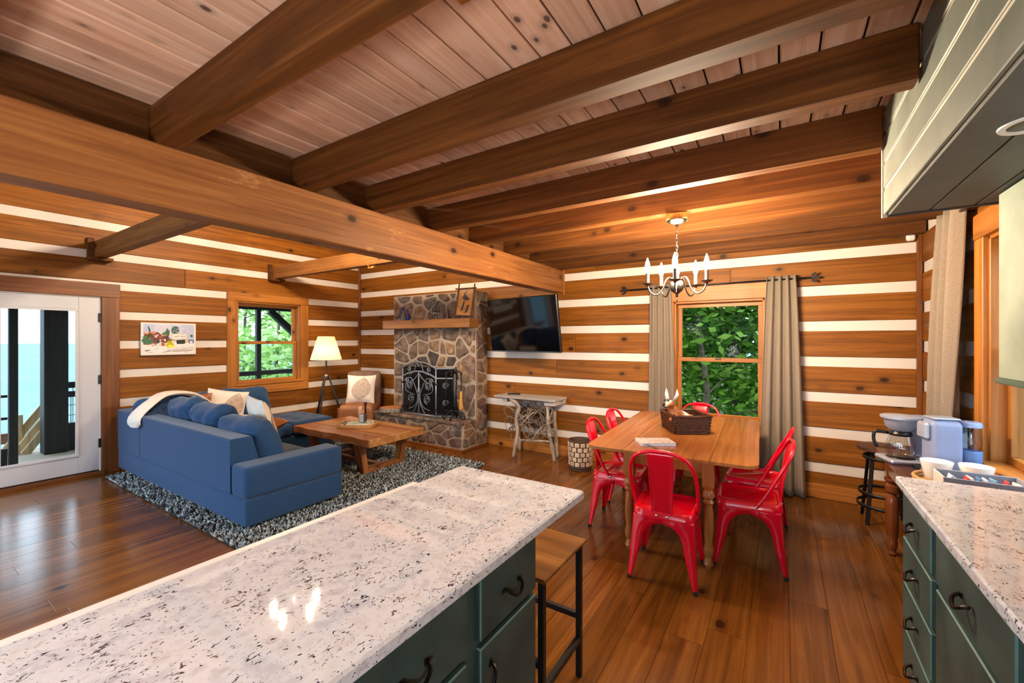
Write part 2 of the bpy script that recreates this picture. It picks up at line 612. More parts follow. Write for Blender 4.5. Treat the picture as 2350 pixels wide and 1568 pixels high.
# ceiling boards and joists over dining room and kitchen ---------------
mb = MB(); mb.box(-2.56, XR + .15, YF - .15, YB + .15, ZC + 0.022, ZC + 0.12)
ceiling = mb.build('ceiling', plain('ceiling_deck_dark', srgb(40, 24, 16), 0.8))
struct(ceiling, 'pale pink pine board ceiling carried by dark joists', 'ceiling')
cc = Vector(ceiling.location)
R = random.Random(11)
x = -2.5
while x < XR - 0.01:
    x1 = min(x + 0.131, XR)
    y = YF - R.uniform(0, 2)
    while y < YB:
        y1 = YB + 1
        a, b = max(y, YF), min(y1, YB)
        if b - a > 0.1:
            m = MB(); m.cbox(x + .0035, x1 - .0035, a, b, ZC + R.uniform(-.0015, .0015), ZC + 0.02, 0.006)
            o = m.build('ceiling_board', BOARD); o.location = Vector(o.location) - cc; o.parent = ceiling
        y = y1
    x = x1
SOFX, SOFY, SOFZ = 0.41, 2.68, 2.113
JY = [(-2.0, .09), (-1.3, .09), (-0.6, .09), (0.08, .09), (0.755, .09), (1.44, .10), (1.98, .09), (2.60, .09), (3.16, .09), (3.75, .09), (4.30, .09), (4.86, .09)]
for (y, w) in JY:
    m = MB(); m.cbox(-2.57, SOFX - .01 if y < 2.65 else XR, y, y + w, ZJ, ZC - .001, 0.006)
    o = m.build('joist', JOIST); o.location = Vector(o.location) - cc; o.parent = ceiling
for i in range(len(JY) - 1):               # blocking boards between the joists above the main beam
    m = MB(); m.cbox(-2.545, -2.505, JY[i][0] + JY[i][1], JY[i + 1][0], ZJ, ZC, 0.003)
    o = m.build('blocking', wood('blocking_wood', srgb(64, 38, 18), srgb(90, 55, 26), srgb(118, 76, 38), 'Y', rough=0.6, spec=.15)); o.location = Vector(o.location) - cc; o.parent = ceiling
# the vault over the living room
m = MB()
sl = [(XL - .19, ZV - 0.1), (-2.5, 5.2), (-2.5, 5.3), (XL - .19, ZV)]
m.add([(x, YF - .19, z) for x, z in sl] + [(x, YB + .19, z) for x, z in sl], [(0, 1, 2, 3), (7, 6, 5, 4), (0, 4, 5, 1), (1, 5, 6, 2), (2, 6, 7, 3), (3, 7, 4, 0)])
v = m.build('ceiling_vault', wood('vault_board_wood', srgb(150, 100, 62), srgb(184, 132, 90), srgb(206, 160, 116), 'Y', rough=0.5))
struct(v, 'sloping pine board ceiling high over the living room', 'ceiling')
m = MB(); m.box(-2.56, -2.52, YF - .1, YB + .1, ZC + .02, 5.25)
v = m.build('wall_loft', LOG('Y')); struct(v, 'wooden loft wall above the main beam', 'wall')

# main beam and tie beams ---------------------------------------------
def drip_stain(t, raw, col):
    # pale dried drips on the face of the beam
    mp = t.n('ShaderNodeVectorMath', operation='MULTIPLY'); mp.inputs[1].default_value = (1.0, 2.2, 5.0)
    t.l(raw, mp.inputs[0])
    n = t.n('ShaderNodeTexNoise', Scale=1.0, Detail=6.0, Roughness=0.75)
    t.l(mp.outputs[0], n.inputs['Vector'])
    f = t.ramp(n.outputs['Fac'], [(0.60, (0, 0, 0)), (0.66, (0.4,) * 3)])
    return t.mix(f, col, srgb(206, 150, 96))
m = MB(); m.cbox(-2.575, -2.41, YF, YB, 2.135, ZJ, 0.008)
b = m.build('ceiling_beam', wood('main_beam_wood', srgb(118, 70, 34), srgb(152, 97, 52), srgb(178, 120, 66), 'Y', rough=0.5, spec=.25, stain=drip_stain))
tag(b, 'long thick orange-brown main beam running from the back wall overhead', 'beam')
for (y, lab, ang) in ((1.465, 'brown tie beam meeting the log wall above the glazed door', 0), (3.43, 'brown tie beam meeting the log wall above the small window', 0)):
    t = thing('tie_beam', lab, 'beam', (XL, y, 2.44), group=None)
    m = MB(); m.cbox(0.0, XL * -1 - 2.575, 0, 0.095, 0, 0.185, 0.006); m.build('timber', wood('tie_beam_wood', srgb(100, 60, 26), srgb(134, 85, 40), srgb(162, 108, 56), 'X', rough=0.55, spec=.2), t)
    m = MB(); m.cbox(0.0, 0.045, -0.055, 0.0, -0.035, 0.215, 0.003); m.build('hanger_plate', JOIST, t)
    m = MB(); m.cbox(0.0, 0.13, -0.055, 0.14, -0.035, 0.0, 0.003); m.build('hanger_shelf', JOIST, t)
o = MB().cbox(-0.05, 0.05, -0.02, 0.02, -0.012, 0.012, 0.003).tube([(0, -.03, 0.0), (0, -.055, 0.005), (0, -.055, 0.055)], 0.006, 6).build('wooden_hook', TRIMW('X'))
o.location = (-4.25, 3.43, 2.43); tag(o, 'small wooden hook under the tie beam near the fireplace', 'hook')

# corner trims and baseboards -------------------------------------------
def trim(n, lab, x0, x1, y0, y1, z0, z1, mat):
    m = MB(); m.cbox(x0, x1, y0, y1, z0, z1, 0.004)
    return struct(m.build('trim_%d' % n, mat), lab, 'trim')
trim(1, 'dark vertical corner strip beside the fireplace wall', XL, XL + .035, YB - .035, YB, 0, 4.0, DOORTRIM('Z'))
trim(2, 'brown vertical corner strip beside the kitchen curtain', XR - .035, XR, YB - .035, YB, 0, 2.6, DOORTRIM('Z'))
trim(3, 'narrow brown strip where the main beam meets the back wall', -2.41, -2.39, YB - .02, YB, 2.10, 2.43, TRIMW('Z'))
for nm, x0, x1 in (('baseboard_back', -3.62, XR), ('baseboard_corner', XL, -5.42)):
    m = MB(); m.cbox(x0, x1, YB - .018, YB, 0, 0.135, 0.004)
    struct(m.build(nm, TRIMW('X')), 'low wooden baseboard along the back wall', 'baseboard')
for nm, y0, y1 in (('baseboard_left', 1.70, YB - .02),):
    m = MB(); m.cbox(XL, XL + .018, y0, y1, 0, 0.135, 0.004)
    struct(m.build(nm, TRIMW('Y')), 'low wooden baseboard along the left wall', 'baseboard')

# ------------------------------------------------------------------ windows
def frame4(a0, a1, z0, z1, w, d0, d1, axis, mat_h, mat_v, parent, name, c=0.003):
    """four boards round a rectangle; d0,d1 = depth range on the wall's normal axis"""
    h = 'X' if axis == 'X' else 'Y'
    for (b0, b1, q0, q1, mt) in ((a0, a1, z1 - w, z1, mat_h), (a0, a1, z0, z0 + w, mat_h), (a0, a0 + w, z0 + w, z1 - w, mat_v), (a1 - w, a1, z0 + w, z1 - w, mat_v)):
        m = MB()
        if axis == 'X': m.cbox(b0, b1, d0, d1, q0, q1, c)
        else: m.cbox(d0, d1, b0, b1, q0, q1, c)
        m.build(name, mt, parent)

def window(n, lab, axis, face, out, op, casing=0.13, head=0.15, sash_mat=None):
    a0, a1, z0, z1 = op
    t = thing('window_%d' % n, lab, 'window', (0, 0, 0), kind='structure')
    HM, VM = TRIMW(axis), TRIMW('Z')
    s = sash_mat or VM
    def bd(b0, b1, e0, e1, q0, q1, mat, name, par=t, c=0.004):
        m = MB()
        d0, d1 = sorted((face + out * e0, face + out * e1))
        if axis == 'X': m.cbox(b0, b1, d0, d1, q0, q1, c)
        else: m.cbox(d0, d1, b0, b1, q0, q1, c)
        return m.build(name, mat, par)
    # casing on the wall
    bd(a0 - casing, a1 + casing, -0.03, 0.02, z1, z1 + head * .78, HM, 'casing')
    bd(a0 - casing, a0, -0.025, 0.02, z0 - 0.02, z1, VM, 'casing')
    bd(a1, a1 + casing, -0.025, 0.02, z0 - 0.02, z1, VM, 'casing')
    bd(a0 - casing, a1 + casing, -0.03, 0.02, z0 - 0.15, z0 - .02, HM, 'casing')
    bd(a0 - .02, a1 + .02, -0.05, 0.16, z0 - 0.02, z0 + .012, HM, 'sill')
    # jambs
    bd(a0 - .001, a0 + .022, 0.0, 0.17, z0, z1, VM, 'jamb'); bd(a1 - .022, a1 + .001, 0.0, 0.17, z0, z1, VM, 'jamb')
    bd(a0, a1, 0.0, 0.17, z1 - .022, z1 + .001, HM, 'jamb')
    zm = (z0 + z1) / 2
    for (q0, q1, e) in ((zm - .02, z1 - .022, 0.11), (z0 + .012, zm + .02, 0.07)):
        sh = thing_part('sash', t)
        d0, d1 = sorted((face + out * e, face + out * (e + .035)))
        frame4(a0 + .022, a1 - .022, q0, q1, 0.042, d0, d1, axis, HM, s, sh, 'sash_rail')
        bd(a0 + .06, a1 - .06, e + .015, e + .019, q0 + .04, q1 - .04, GLASS, 'pane', sh, 0.0005)
    m = bd((a0 + a1) / 2 - .03, (a0 + a1) / 2 + .03, 0.045, 0.07, zm + .008, zm + .02, STEELM, 'latch')
    return t

def thing_part(name, parent):
    o = bpy.data.objects.new(name, None); o.empty_display_size = .05
    COL.objects.link(o); o.parent = parent
    return o

window(1, 'double hung wooden window looking out on the porch', 'Y', XL, -1, W1)
window(2, 'double hung wooden window looking out on the woods', 'X', YB, 1, W2, head=0.22)
window(3, 'double hung wooden window over the coffee sideboard', 'Y', XR, 1, W3, head=0.19)
for n_, WW, lab in ((4, WF, 'wide windows of the living room behind the camera'), (5, WK, 'wide kitchen windows added behind the camera as daylight fill'), (6, WG, 'gable windows added high behind the camera for more daylight')):
    t = thing('window_%d' % n_, lab, 'window', kind='structure')
    frame4(WW[0], WW[1], WW[2], WW[3], 0.06, YF - .12, YF - .05, 'X', TRIMW('X'), TRIMW('Z'), t, 'frame')
    pw = (WW[1] - WW[0] - .12) / 3
    for k in range(3):
        a = WW[0] + .06 + k * pw
        m = MB(); m.cbox(a, a + pw, YF - .09, YF - .085, WW[2] + .06, WW[3] - .06, .0005); m.build('pane', GLASS, t)
        if k: m = MB(); m.cbox(a - .025, a + .025, YF - .12, YF - .05, WW[2] + .06, WW[3] - .06, .003); m.build('mullion', TRIMW('Z'), t)

# ------------------------------------------------------------------ glazed door in the left wall
t = thing('door_1', 'white exterior door with one large glass pane and dark hinges', 'door', (XL, 0, 0), kind='structure')
y0, y1, _, z1 = D1
DW = plain('door_white_paint', srgb(196, 197, 204), 0.35)
def dbox(name, a0, a1, b0, b1, c0, c1, mat, par=t, ch=.003):
    m = MB(); m.cbox(a0, a1, b0, b1, c0, c1, ch); return m.build(name, mat, par)
gx0, gx1, gz0, gz1 = y0 + .17, y1 - .18, 0.235, 1.86
leaf = thing_part('leaf', t)
dbox('stile', -.05, -.005, y1 - .18, y1 - .012, .05, z1 - .012, DW, leaf)
dbox('stile', -.05, -.005, y0 + .012, y0 + .17, .05, z1 - .012, DW, leaf)
dbox('rail', -.05, -.005, gx0, gx1, gz1, z1 - .012, DW, leaf)
dbox('rail', -.05, -.005, gx0, gx1, .05, gz0, DW, leaf)
frame4(gx0, gx1, gz0, gz1, 0.028, -.006, .008, 'Y', DW, DW, leaf, 'glazing_bead')
dbox('pane', -.030, -.025, gx0 + .01, gx1 - .01, gz0 + .01, gz1 - .01, GLASS, leaf, .0005)
dbox('door_sweep', -.045, -.008, y0 + .012, y1 - .012, .036, .05, plain('black_rubber', srgb(18, 18, 20), .6), leaf)
for z in (0.30, 1.02, 1.72):
    dbox('hinge', -.012, .012, y1 - .022, y1 + .004, z, z + .1, BLACKM)
dbox('threshold', -.17, .04, y0 - .02, y1 + .02, 0.0, .036, DOORTRIM('Y'))
dbox('casing', -.01, .028, y1, y1 + .155, 0.0, z1 + .0, DOORTRIM('Z'))
dbox('casing', -.01, .028, y0 - .15, y0, 0.0, z1, DOORTRIM('Z'))
dbox('casing', -.01, .032, y0 - .17, y1 + .158, z1, z1 + .155, DOORTRIM('Y'))
dbox('jamb', -.18, .0, y1 - .012, y1, 0, z1, WHITEP); dbox('jamb', -.18, .0, y0, y0 + .012, 0, z1, WHITEP); dbox('jamb', -.18, .0, y0, y1, z1 - .012, z1, WHITEP)
# sliding door out of frame further left
t = thing('door_2', 'white sliding glass door beyond the left edge of the picture', 'door', (XL, 0, 0), kind='structure')
y0, y1, _, z1 = D2
frame4(y0, y1, 0.0, z1, 0.07, -.12, -.04, 'Y', WHITEP, WHITEP, t, 'frame')
dbox('mullion', -.12, -.04, (y0 + y1) / 2 - .05, (y0 + y1) / 2 + .05, .07, z1 - .07, WHITEP, t)
for s in (0, 1):
    a = y0 + .07 if s == 0 else (y0 + y1) / 2 + .05
    dbox('pane', -.085, -.08, a, a + (y1 - y0) / 2 - .12, .07, z1 - .07, GLASS, t, .0005)

# ================================================================== fireplace
def clip_poly(poly, nx, ny, d):
    out = []
    n = len(poly)
    for i in range(n):
        p, q = poly[i], poly[(i + 1) % n]
        a, b = p[0] * nx + p[1] * ny - d, q[0] * nx + q[1] * ny - d
        if a <= 0: out.append(p)
        if (a < 0 < b) or (b < 0 < a):
            s = a / (a - b)
            out.append((p[0] + (q[0] - p[0]) * s, p[1] + (q[1] - p[1]) * s))
    return out

def voronoi(rect, pts, ax=1.0):
    """cells of pts in a rectangle; ax > 1 makes flat wide cells"""
    a0, a1, b0, b1 = rect
    cells = []
    for i, p in enumerate(pts):
        poly = [(a0, b0), (a1, b0), (a1, b1), (a0, b1)]
        for j, q in enumerate(pts):
            if i == j or not poly: continue
            nx, ny = (q[0] - p[0]), (q[1] - p[1]) * ax * ax
            d = (q[0] ** 2 - p[0] ** 2) / 2 + ax * ax * (q[1] ** 2 - p[1] ** 2) / 2
            poly = clip_poly(poly, nx, ny, d)
        if len(poly) >= 3: cells.append(poly)
    return cells

def stone_piece(poly, mortar, depth, org, ua, un, mat, parent, R, pc):
    cx = sum(p[0] for p in poly) / len(poly); cz = sum(p[1] for p in poly) / len(poly)
    size = max(0.02, min(max(abs(p[0] - cx) for p in poly), max(abs(p[1] - cz) for p in poly)))
    k = max(0.3, 1 - mortar / size)
    pts = []
    n = len(poly)
    for i in range(n):                               # rounded corners
        p, q = poly[i], poly[(i + 1) % n]
        for s in (0.13, 0.87):
            pts.append((p[0] + (q[0] - p[0]) * s, p[1] + (q[1] - p[1]) * s))
    pts = [(cx + (x - cx) * k * R.uniform(.9, 1.04), cz + (z - cz) * k * R.uniform(.9, 1.04)) for x, z in pts]
    ua, un = Vector(ua), Vector(un)
    def P(x, z, d): return tuple(Vector(org) + ua * x + un * d + Vector((0, 0, z)))
    m = MB(); vs = []
    N = len(pts)
    for (sc, d) in ((1.0, -0.01), (0.98, depth * .6), (0.82, depth)):
        for x, z in pts:
            vs.append(P(cx + (x - cx) * sc, cz + (z - cz) * sc, d * (R.uniform(.85, 1.15) if sc < .97 else 1)))
    vs.append(P(cx, cz, depth * R.uniform(.95, 1.3)))
    fs = []
    for r in range(2):
        for i in range(N):
            j = (i + 1) % N
            fs.append((r * N + i, r * N + j, (r + 1) * N + j, (r + 1) * N + i))
    for i in range(N): fs.append((2 * N + i, 2 * N + (i + 1) % N, 3 * N))
    m.add(vs, fs)
    o = m.build('stone', mat, None)
    o.location = Vector(o.location) - pc
    o.parent = parent
    return o

def stone_mats():
    out = []
    for i, (a, b, c) in enumerate((((62, 48, 40), (106, 86, 72), (160, 138, 116)), ((72, 56, 46), (118, 94, 78), (178, 150, 126)),
                                   ((56, 50, 46), (98, 88, 80), (156, 144, 132)), ((80, 60, 44), (134, 104, 78), (190, 158, 124)),
                                   ((66, 50, 48), (110, 86, 82), (164, 138, 130)))):
        t = NT('field_stone_%d' % i)
        vec, raw = t.coords((9, 9, 9))
        no = t.n('ShaderNodeTexNoise', Scale=1.0, Detail=7.0, Roughness=0.7, Distortion=0.5)
        t.l(vec, no.inputs['Vector'])
        col = t.ramp(no.outputs['Fac'], [(0.28, srgb(*a)), (0.5, srgb(*b)), (0.74, srgb(*c))])
        t.l(col, t.b.inputs['Base Color']); t.b.inputs['Roughness'].default_value = 0.75
        t.bump(no.outputs['Fac'], 0.7, 0.012)
        out.append(t.m)
    return out
STONES = stone_mats()
SOOT = plain('sooty_stone', srgb(44, 38, 36), 0.8, vcol=srgb(86, 74, 68), vscale=12, bump=.4)
MORTAR = plain('mortar', srgb(170, 152, 134), 0.9, var=0.1, vscale=30, bump=0.3)
CX0, CX1, CY, CZ = -5.31, -3.64, 4.75, 2.215        # chimney breast
HX0, HX1, HY, HZ = -5.43, -3.64, 4.46, 0.40         # hearth
OX0, OX1, OZ = -4.98, -4.02, 1.10                   # fire opening

fire = thing('fireplace', 'rustic field stone fireplace with raised stone hearth', 'fireplace', (-4.47, YB, 0))
fo = Vector(fire.location)
body = MB()
for (a0, a1, q0, q1) in cut(CX0, CX1, 0, CZ, [(OX0, OX1, HZ, OZ)]):
    body.box(a0, a1, CY, YB, q0, q1)
o = body.build('chimney_breast', MORTAR); o.location = Vector(o.location) - fo; o.parent = fire
chim = o; cpc = fo + Vector(o.location)
m = MB(); m.cbox(HX0, HX1, HY, CY, 0.0, HZ - .012, .02)
o = m.build('hearth', MORTAR); o.location = Vector(o.location) - fo; o.parent = fire
hearth = o; hpc = fo + Vector(o.location)
m = MB()                                            # firebox
m.box(OX0, OX1, CY + .02, YB - .02, HZ - .01, HZ + .002)
m.box(OX0 + .0, OX0 + .012, CY + .06, YB - .02, HZ, OZ); m.box(OX1 - .012, OX1, CY + .06, YB - .02, HZ, OZ)
m.box(OX0, OX1, YB - .03, YB - .018, HZ, OZ); m.box(OX0, OX1, CY + .06, YB - .02, OZ - .012, OZ)
o = m.build('firebox', plain('fire_brick_soot', srgb(26, 23, 22), 0.9)); o.location = Vector(o.location) - fo; o.parent = fire
R = random.Random(5)
def jitter_pts(a0, a1, b0, b1, sa, sb, j=.38):
    pts = []; row = 0
    b = b0 + sb / 2
    while b < b1:
        a = a0 + sa / 2 + (sa / 2 if row % 2 else 0) - sa * .25
        while a < a1:
            
            if R.random() > .14: pts.append((a + R.uniform(-j, j) * sa, b + R.uniform(-j, j) * sb))
            a += sa * R.uniform(.6, 1.35)
        b += sb * R.uniform(.85, 1.15); row += 1
    return pts
def inside_open(p): 
    x = sum(q[0] for q in p) / len(p); z = sum(q[1] for q in p) / len(p)
    return OX0 - .03 < x < OX1 + .03 and HZ < z < OZ + .03
def minus_open(p):
    """the larger part of a cell that does not cover the opening"""
    xs = [q[0] for q in p]; zs = [q[1] for q in p]
    if max(xs) < OX0 or min(xs) > OX1 or min(zs) > OZ: return p
    best = []
    for c in ((1, 0, OX0 - .01), (-1, 0, -OX1 - .01), (0, -1, -OZ - .01)):
        q = clip_poly(p, *c)
        def area(s): return abs(sum(s[i][0] * s[(i + 1) % len(s)][1] - s[(i + 1) % len(s)][0] * s[i][1] for i in range(len(s)))) / 2 if len(s) > 2 else 0
        if area(q) > area(best): best = q
    return best if best and area(best) > .004 else None
for p in voronoi((CX0, CX1, HZ, CZ), jitter_pts(CX0, CX1, HZ, CZ, .24, .19, .48)):
    p = minus_open(p)
    if not p: continue
    cx = sum(q[0] for q in p) / len(p); cz = sum(q[1] for q in p) / len(p)
    sooty = OX0 - .1 < cx < OX1 + .05 and OZ - .1 < cz < OZ + .28
    stone_piece(p, .021, R.uniform(.014, .034), (0, CY, 0), (1, 0, 0), (0, -1, 0), SOOT if sooty and R.random() < .8 else R.choice(STONES[:4]), chim, R, cpc)
for p in voronoi((CY + .0, YB, 0.02, CZ), jitter_pts(CY, YB, 0.02, CZ, .2, .17)):      # right flank
    stone_piece(p, .018, R.uniform(.01, .022), (CX1, 0, 0), (0, 1, 0), (1, 0, 0), R.choice(STONES), chim, R, cpc)
for p in voronoi((CY + .0, YB, 0.02, CZ), jitter_pts(CY, YB, 0.02, CZ, .22, .17)):     # left flank
    stone_piece(p, .018, R.uniform(.01, .022), (CX0, 0, 0), (0, 1, 0), (-1, 0, 0), R.choice(STONES), chim, R, cpc)
for p in voronoi((HX0, HX1, 0.035, HZ), jitter_pts(HX0, HX1, 0.035, HZ, .21, .095), 1.6):   # hearth front
    stone_piece(p, .013, R.uniform(.012, .026), (0, HY, 0), (1, 0, 0), (0, -1, 0), R.choice(STONES), hearth, R, hpc)
for p in voronoi((HY, CY, 0.035, HZ), jitter_pts(HY, CY, 0.035, HZ, .16, .12), 1.3):
    stone_piece(p, .013, R.uniform(.01, .02), (HX1, 0, 0), (0, 1, 0), (1, 0, 0), R.choice(STONES), hearth, R, hpc)
# flat cap stones of the hearth
x = HX0 - .03
while x < HX1 - .05:
    x1 = min(x + R.uniform(.2, .36), HX1 + .015)
    for (ya, yb) in ((HY - .03, HY + .13), (HY + .135, CY)):
        m = MB(); m.cbox(x + .006, x1 - .006, ya + .003, yb - .003, HZ - .05, HZ + R.uniform(-.006, .0), .014)
        o = m.build('hearth_slab', R.choice(STONES)); o.location = Vector(o.location) - hpc; o.parent = hearth
    x = x1
m = MB(); m.cbox(HX0 - .02, HX1 + .03, HY - .045, HY - .025, 0, .034, .003); o = m.build('hearth_trim', DOORTRIM('X')); o.location = Vector(o.location) - fo; o.parent = fire
m = MB(); m.cbox(HX1 + .022, HX1 + .04, HY - .045, YB, 0, .034, .003); o = m.build('hearth_trim', DOORTRIM('Y')); o.location = Vector(o.location) - fo; o.parent = fire
# mantel
m = MB(); m.cbox(-5.36, -3.61, 4.555, 4.775, 1.69, 1.82, .006)
mt = m.build('mantel_shelf', wood('mantel_wood', srgb(126, 80, 38), srgb(162, 108, 56), srgb(188, 136, 80), 'X', rough=.35))
tag(mt, 'thick brown wooden mantel shelf across the stone chimney', 'shelf')

# ------------------------------------------------------------------ fire screen
S = thing('fireplace_screen', 'dark iron fireplace screen with arched top and scrollwork', 'fire screen', (-4.56, 4.555, HZ))
IRON = plain('screen_iron', srgb(146, 154, 164), 0.3, metal=0.5)
def mesh_screen():
    t = NT('screen_wire_mesh')
    tr = t.n('ShaderNodeBsdfTransparent')
    d = t.n('ShaderNodeBsdfDiffuse'); d.inputs['Color'].default_value = srgb(30, 30, 34)
    mx = t.n('ShaderNodeMixShader'); mx.inputs['Fac'].default_value = 0.7
    t.l(tr.outputs[0], mx.inputs[1]); t.l(d.outputs[0], mx.inputs[2]); t.l(mx.outputs[0], t.out.inputs['Surface'])
    return t.m
WIRE = mesh_screen()
def screen_panel(par, w, h, rise, M, doors=True):
    hw = w / 2
    arch = lambda zb, rs, n=15: [(-hw + w * k / (n - 1), 0, zb + rs * (1 - (2 * k / (n - 1) - 1) ** 2)) for k in range(n)]
    MB().tube([(-hw, 0, .012), (-hw, 0, h)], .011, 6, M=M).build('upright', IRON, par, True)
    MB().tube([(hw, 0, .012), (hw, 0, h)], .011, 6, M=M).build('upright', IRON, par, True)
    MB().tube(arch(h, rise), .012, 6, M=M).build('top_arch', IRON, par, True)
    MB().tube(arch(h - .14, rise), .013, 6, M=M).build('inner_arch', IRON, par, True)
    MB().tube([(-hw, 0, .012), (hw, 0, .012)], .012, 6, M=M).build('bottom_bar', IRON, par, True)
    n = 15; vs = [(x, .006, .012) for x, _, _ in arch(h, rise)] + [(x, .006, z) for x, _, z in arch(h, rise)]
    MB().add(vs, [(i, i + 1, n + i + 1, n + i) for i in range(n - 1)], M).build('wire_mesh', WIRE, par)
    if not doors: 
        for z0 in (.2, .45):
            MB().tube(spiral(0, z0, .05, .012, 0, 3.6 * PI), .005, 5, M=M).build('scroll', IRON, par, True)
        return
    MB().tube([(0, 0, .012), (0, 0, h - .14 + rise)], .011, 6, M=M).build('centre_post', IRON, par, True)
    for s in (-1, 1):
        q = s * w / 4
        top = h - .14 + rise * .95
        lines = [[(0, 0, top - .02), (s * .10, 0, top - .12), (s * (hw - .06), 0, top - .20), ],
                 [(s * (hw - .03), 0, top - .14), (s * .16, 0, top - .10), (s * .04, 0, .34), (s * .03, 0, .22), (s * .10, 0, .12), (s * .22, 0, .08)],
                 [(s * .02, 0, .40), (s * .03, 0, .18), (s * .12, 0, .03)]]
        for ln in lines:
            MB().tube(curve_pts(ln, 20), .0055, 5, M=M).build('scroll', IRON, par, True)
        for (cx, cz, r, a0, a1) in ((q * 1.15, .44, .065, PI / 2 + .6 * s, PI / 2 + s * 3.8 * PI), (q * 1.0, .24, .07, -PI / 2, -PI / 2 - s * 3.6 * PI), (q * 1.45, top - .13, .04, 0, s * 3.2 * PI), (q * 1.2, h + .03 - .05, .035, PI / 2, PI / 2 + s * 3 * PI)):
            MB().tube(spiral(cx, cz, r, .014, a0, a1), .0055, 5, M=M).build('scroll', IRON, par, True)
        MB().tube(curve_pts([(s * (q and .09), 0, .30), (s * .27, 0, .36), (s * .25, 0, .52)], 12), .005, 5, M=M).build('scroll', IRON, par, True)
        MB().tube(curve_pts([(0, 0, h - .02 + .05), (s * .05, 0, h + rise - .02), (s * .10, 0, h - .06), (s * .2, 0, h - .10)], 14), .005, 5, M=M).build('scroll', IRON, par, True)
        MB().cbox(s * hw - .014, s * hw + .014, -.014, .014, .09, .12, .003, M=M).build('hinge', BLACKM, par)
        MB().cbox(s * hw - .014, s * hw + .014, -.014, .014, h - .24, h - .21, .003, M=M).build('hinge', BLACKM, par)
    MB().tube([(-.03, -.016, .33), (.03, -.016, .33)], .006, 6, M=M).build('latch', BLACKM, par, True)
pan = thing_part('front_panel', S)
screen_panel(pan, .68, .70, .09, TR(0, 0, 0))
pan = thing_part('side_panel', S)
screen_panel(pan, .27, .70, .0, TR(.345 + .135 * math.cos(math.radians(33)), .135 * math.sin(math.radians(33)), 0, rz=math.radians(33)), False)
pan = thing_part('side_panel', S)
screen_panel(pan, .18, .70, .0, TR(-.345 - .09 * math.cos(math.radians(70)), .09 * math.sin(math.radians(70)) + .008, 0, rz=math.radians(-70)), False)

# ------------------------------------------------------------------ fire tools
T = thing('fire_tool_stand', 'black wrought iron stand with scrolled feet on the hearth', 'fire tools', (-3.88, 4.55, HZ))
MB().tube([(0, 0, .1), (0, 0, .66)], .012, 8).build('post', BLACKM, T, True)
for k in range(4):
    a = k * PI / 2 + .4
    c, s = math.cos(a), math.sin(a)
    MB().tube(curve_pts([(0, 0, .12), (c * .05, s * .05, .12), (c * .10, s * .10, .06), (c * .13, s * .13, .012), (c * .155, s * .155, .015), (c * .16, s * .16, .045), (c * .14, s * .14, .05)], 20), .010, 6).build('foot', BLACKM, T, True)
    MB().tube(curve_pts([(0, 0, .64), (c * .05, s * .05, .68), (c * .10, s * .10, .66), (c * .11, s * .11, .62)], 12), .009, 6).build('hook', BLACKM, T, True)
MB().tube([(math.cos(k * .5) * .03, 0, .68 + .03 * math.sin(k * .5)) for k in range(14)], .006, 6).build('ring_handle', BLACKM, T, True)
for nm, lab, k in (('fire_poker', 'black iron fire poker hanging on the tool stand', 2), ('fire_shovel', 'black iron fire shovel hanging on the tool stand', 1), ('hearth_brush', 'hearth brush with tan straw bristles hanging on the tool stand', 0)):
    a = k * PI / 2 + .4
    t = thing(nm, lab, 'fire tool', (-3.88 + math.cos(a) * .108, 4.55 + math.sin(a) * .108, HZ + .1))
    MB().tube([(0, 0, .53), (.004, 0, .40), (-.004, 0, .30), (0, 0, .28 if k == 0 else .04)], .0085, 6).build('rod', BLACKM, t, True)
    MB().tube([(math.cos(q * .55) * .016, 0, .545 + .016 * math.sin(q * .55)) for q in range(13)], .005, 6).build('loop', BLACKM, t, True)
    if k == 0:
        MB().lathe([(.012, .30), (.02, .27), (.022, .2), (.034, .06), (.03, .045)], 12).build('bristles', plain('straw', srgb(206, 150, 74), .8, var=.15, vscale=60), t, True)
    elif k == 1:
        MB().cbox(-.05, .05, -.004, .004, -.06, .06, .003).build('blade', BLACKM, t)
    else:
        MB().tube([(0, 0, .06), (0, 0, -.05)], [.006, .003], 6).build('tip', BLACKM, t, True)

# wood slice on the hearth
t = thing('wood_slice', 'round slice of log with bark edge on the stone hearth', 'wood slice', (-5.16, 4.56, HZ + .002))
pr = [.17 * (1 + .04 * math.sin(3 * k * .3 + 1) + .02 * math.sin(k * 1.1)) for k in range(24)]
ring = lambda s: [(pr[k] * s * math.cos(2 * PI * k / 24), pr[k] * s * math.sin(2 * PI * k / 24)) for k in range(24)]
MB().prism(ring(1), 0, .058).build('bark', plain('bark_grey', srgb(60, 52, 48), .9, vcol=srgb(190, 180, 170), vscale=45, bump=.6), t)
MB().prism(ring(.94), .056, .064).build('cut_face', plain('cut_wood', srgb(196, 130, 82), .6, var=.1, vscale=12), t)

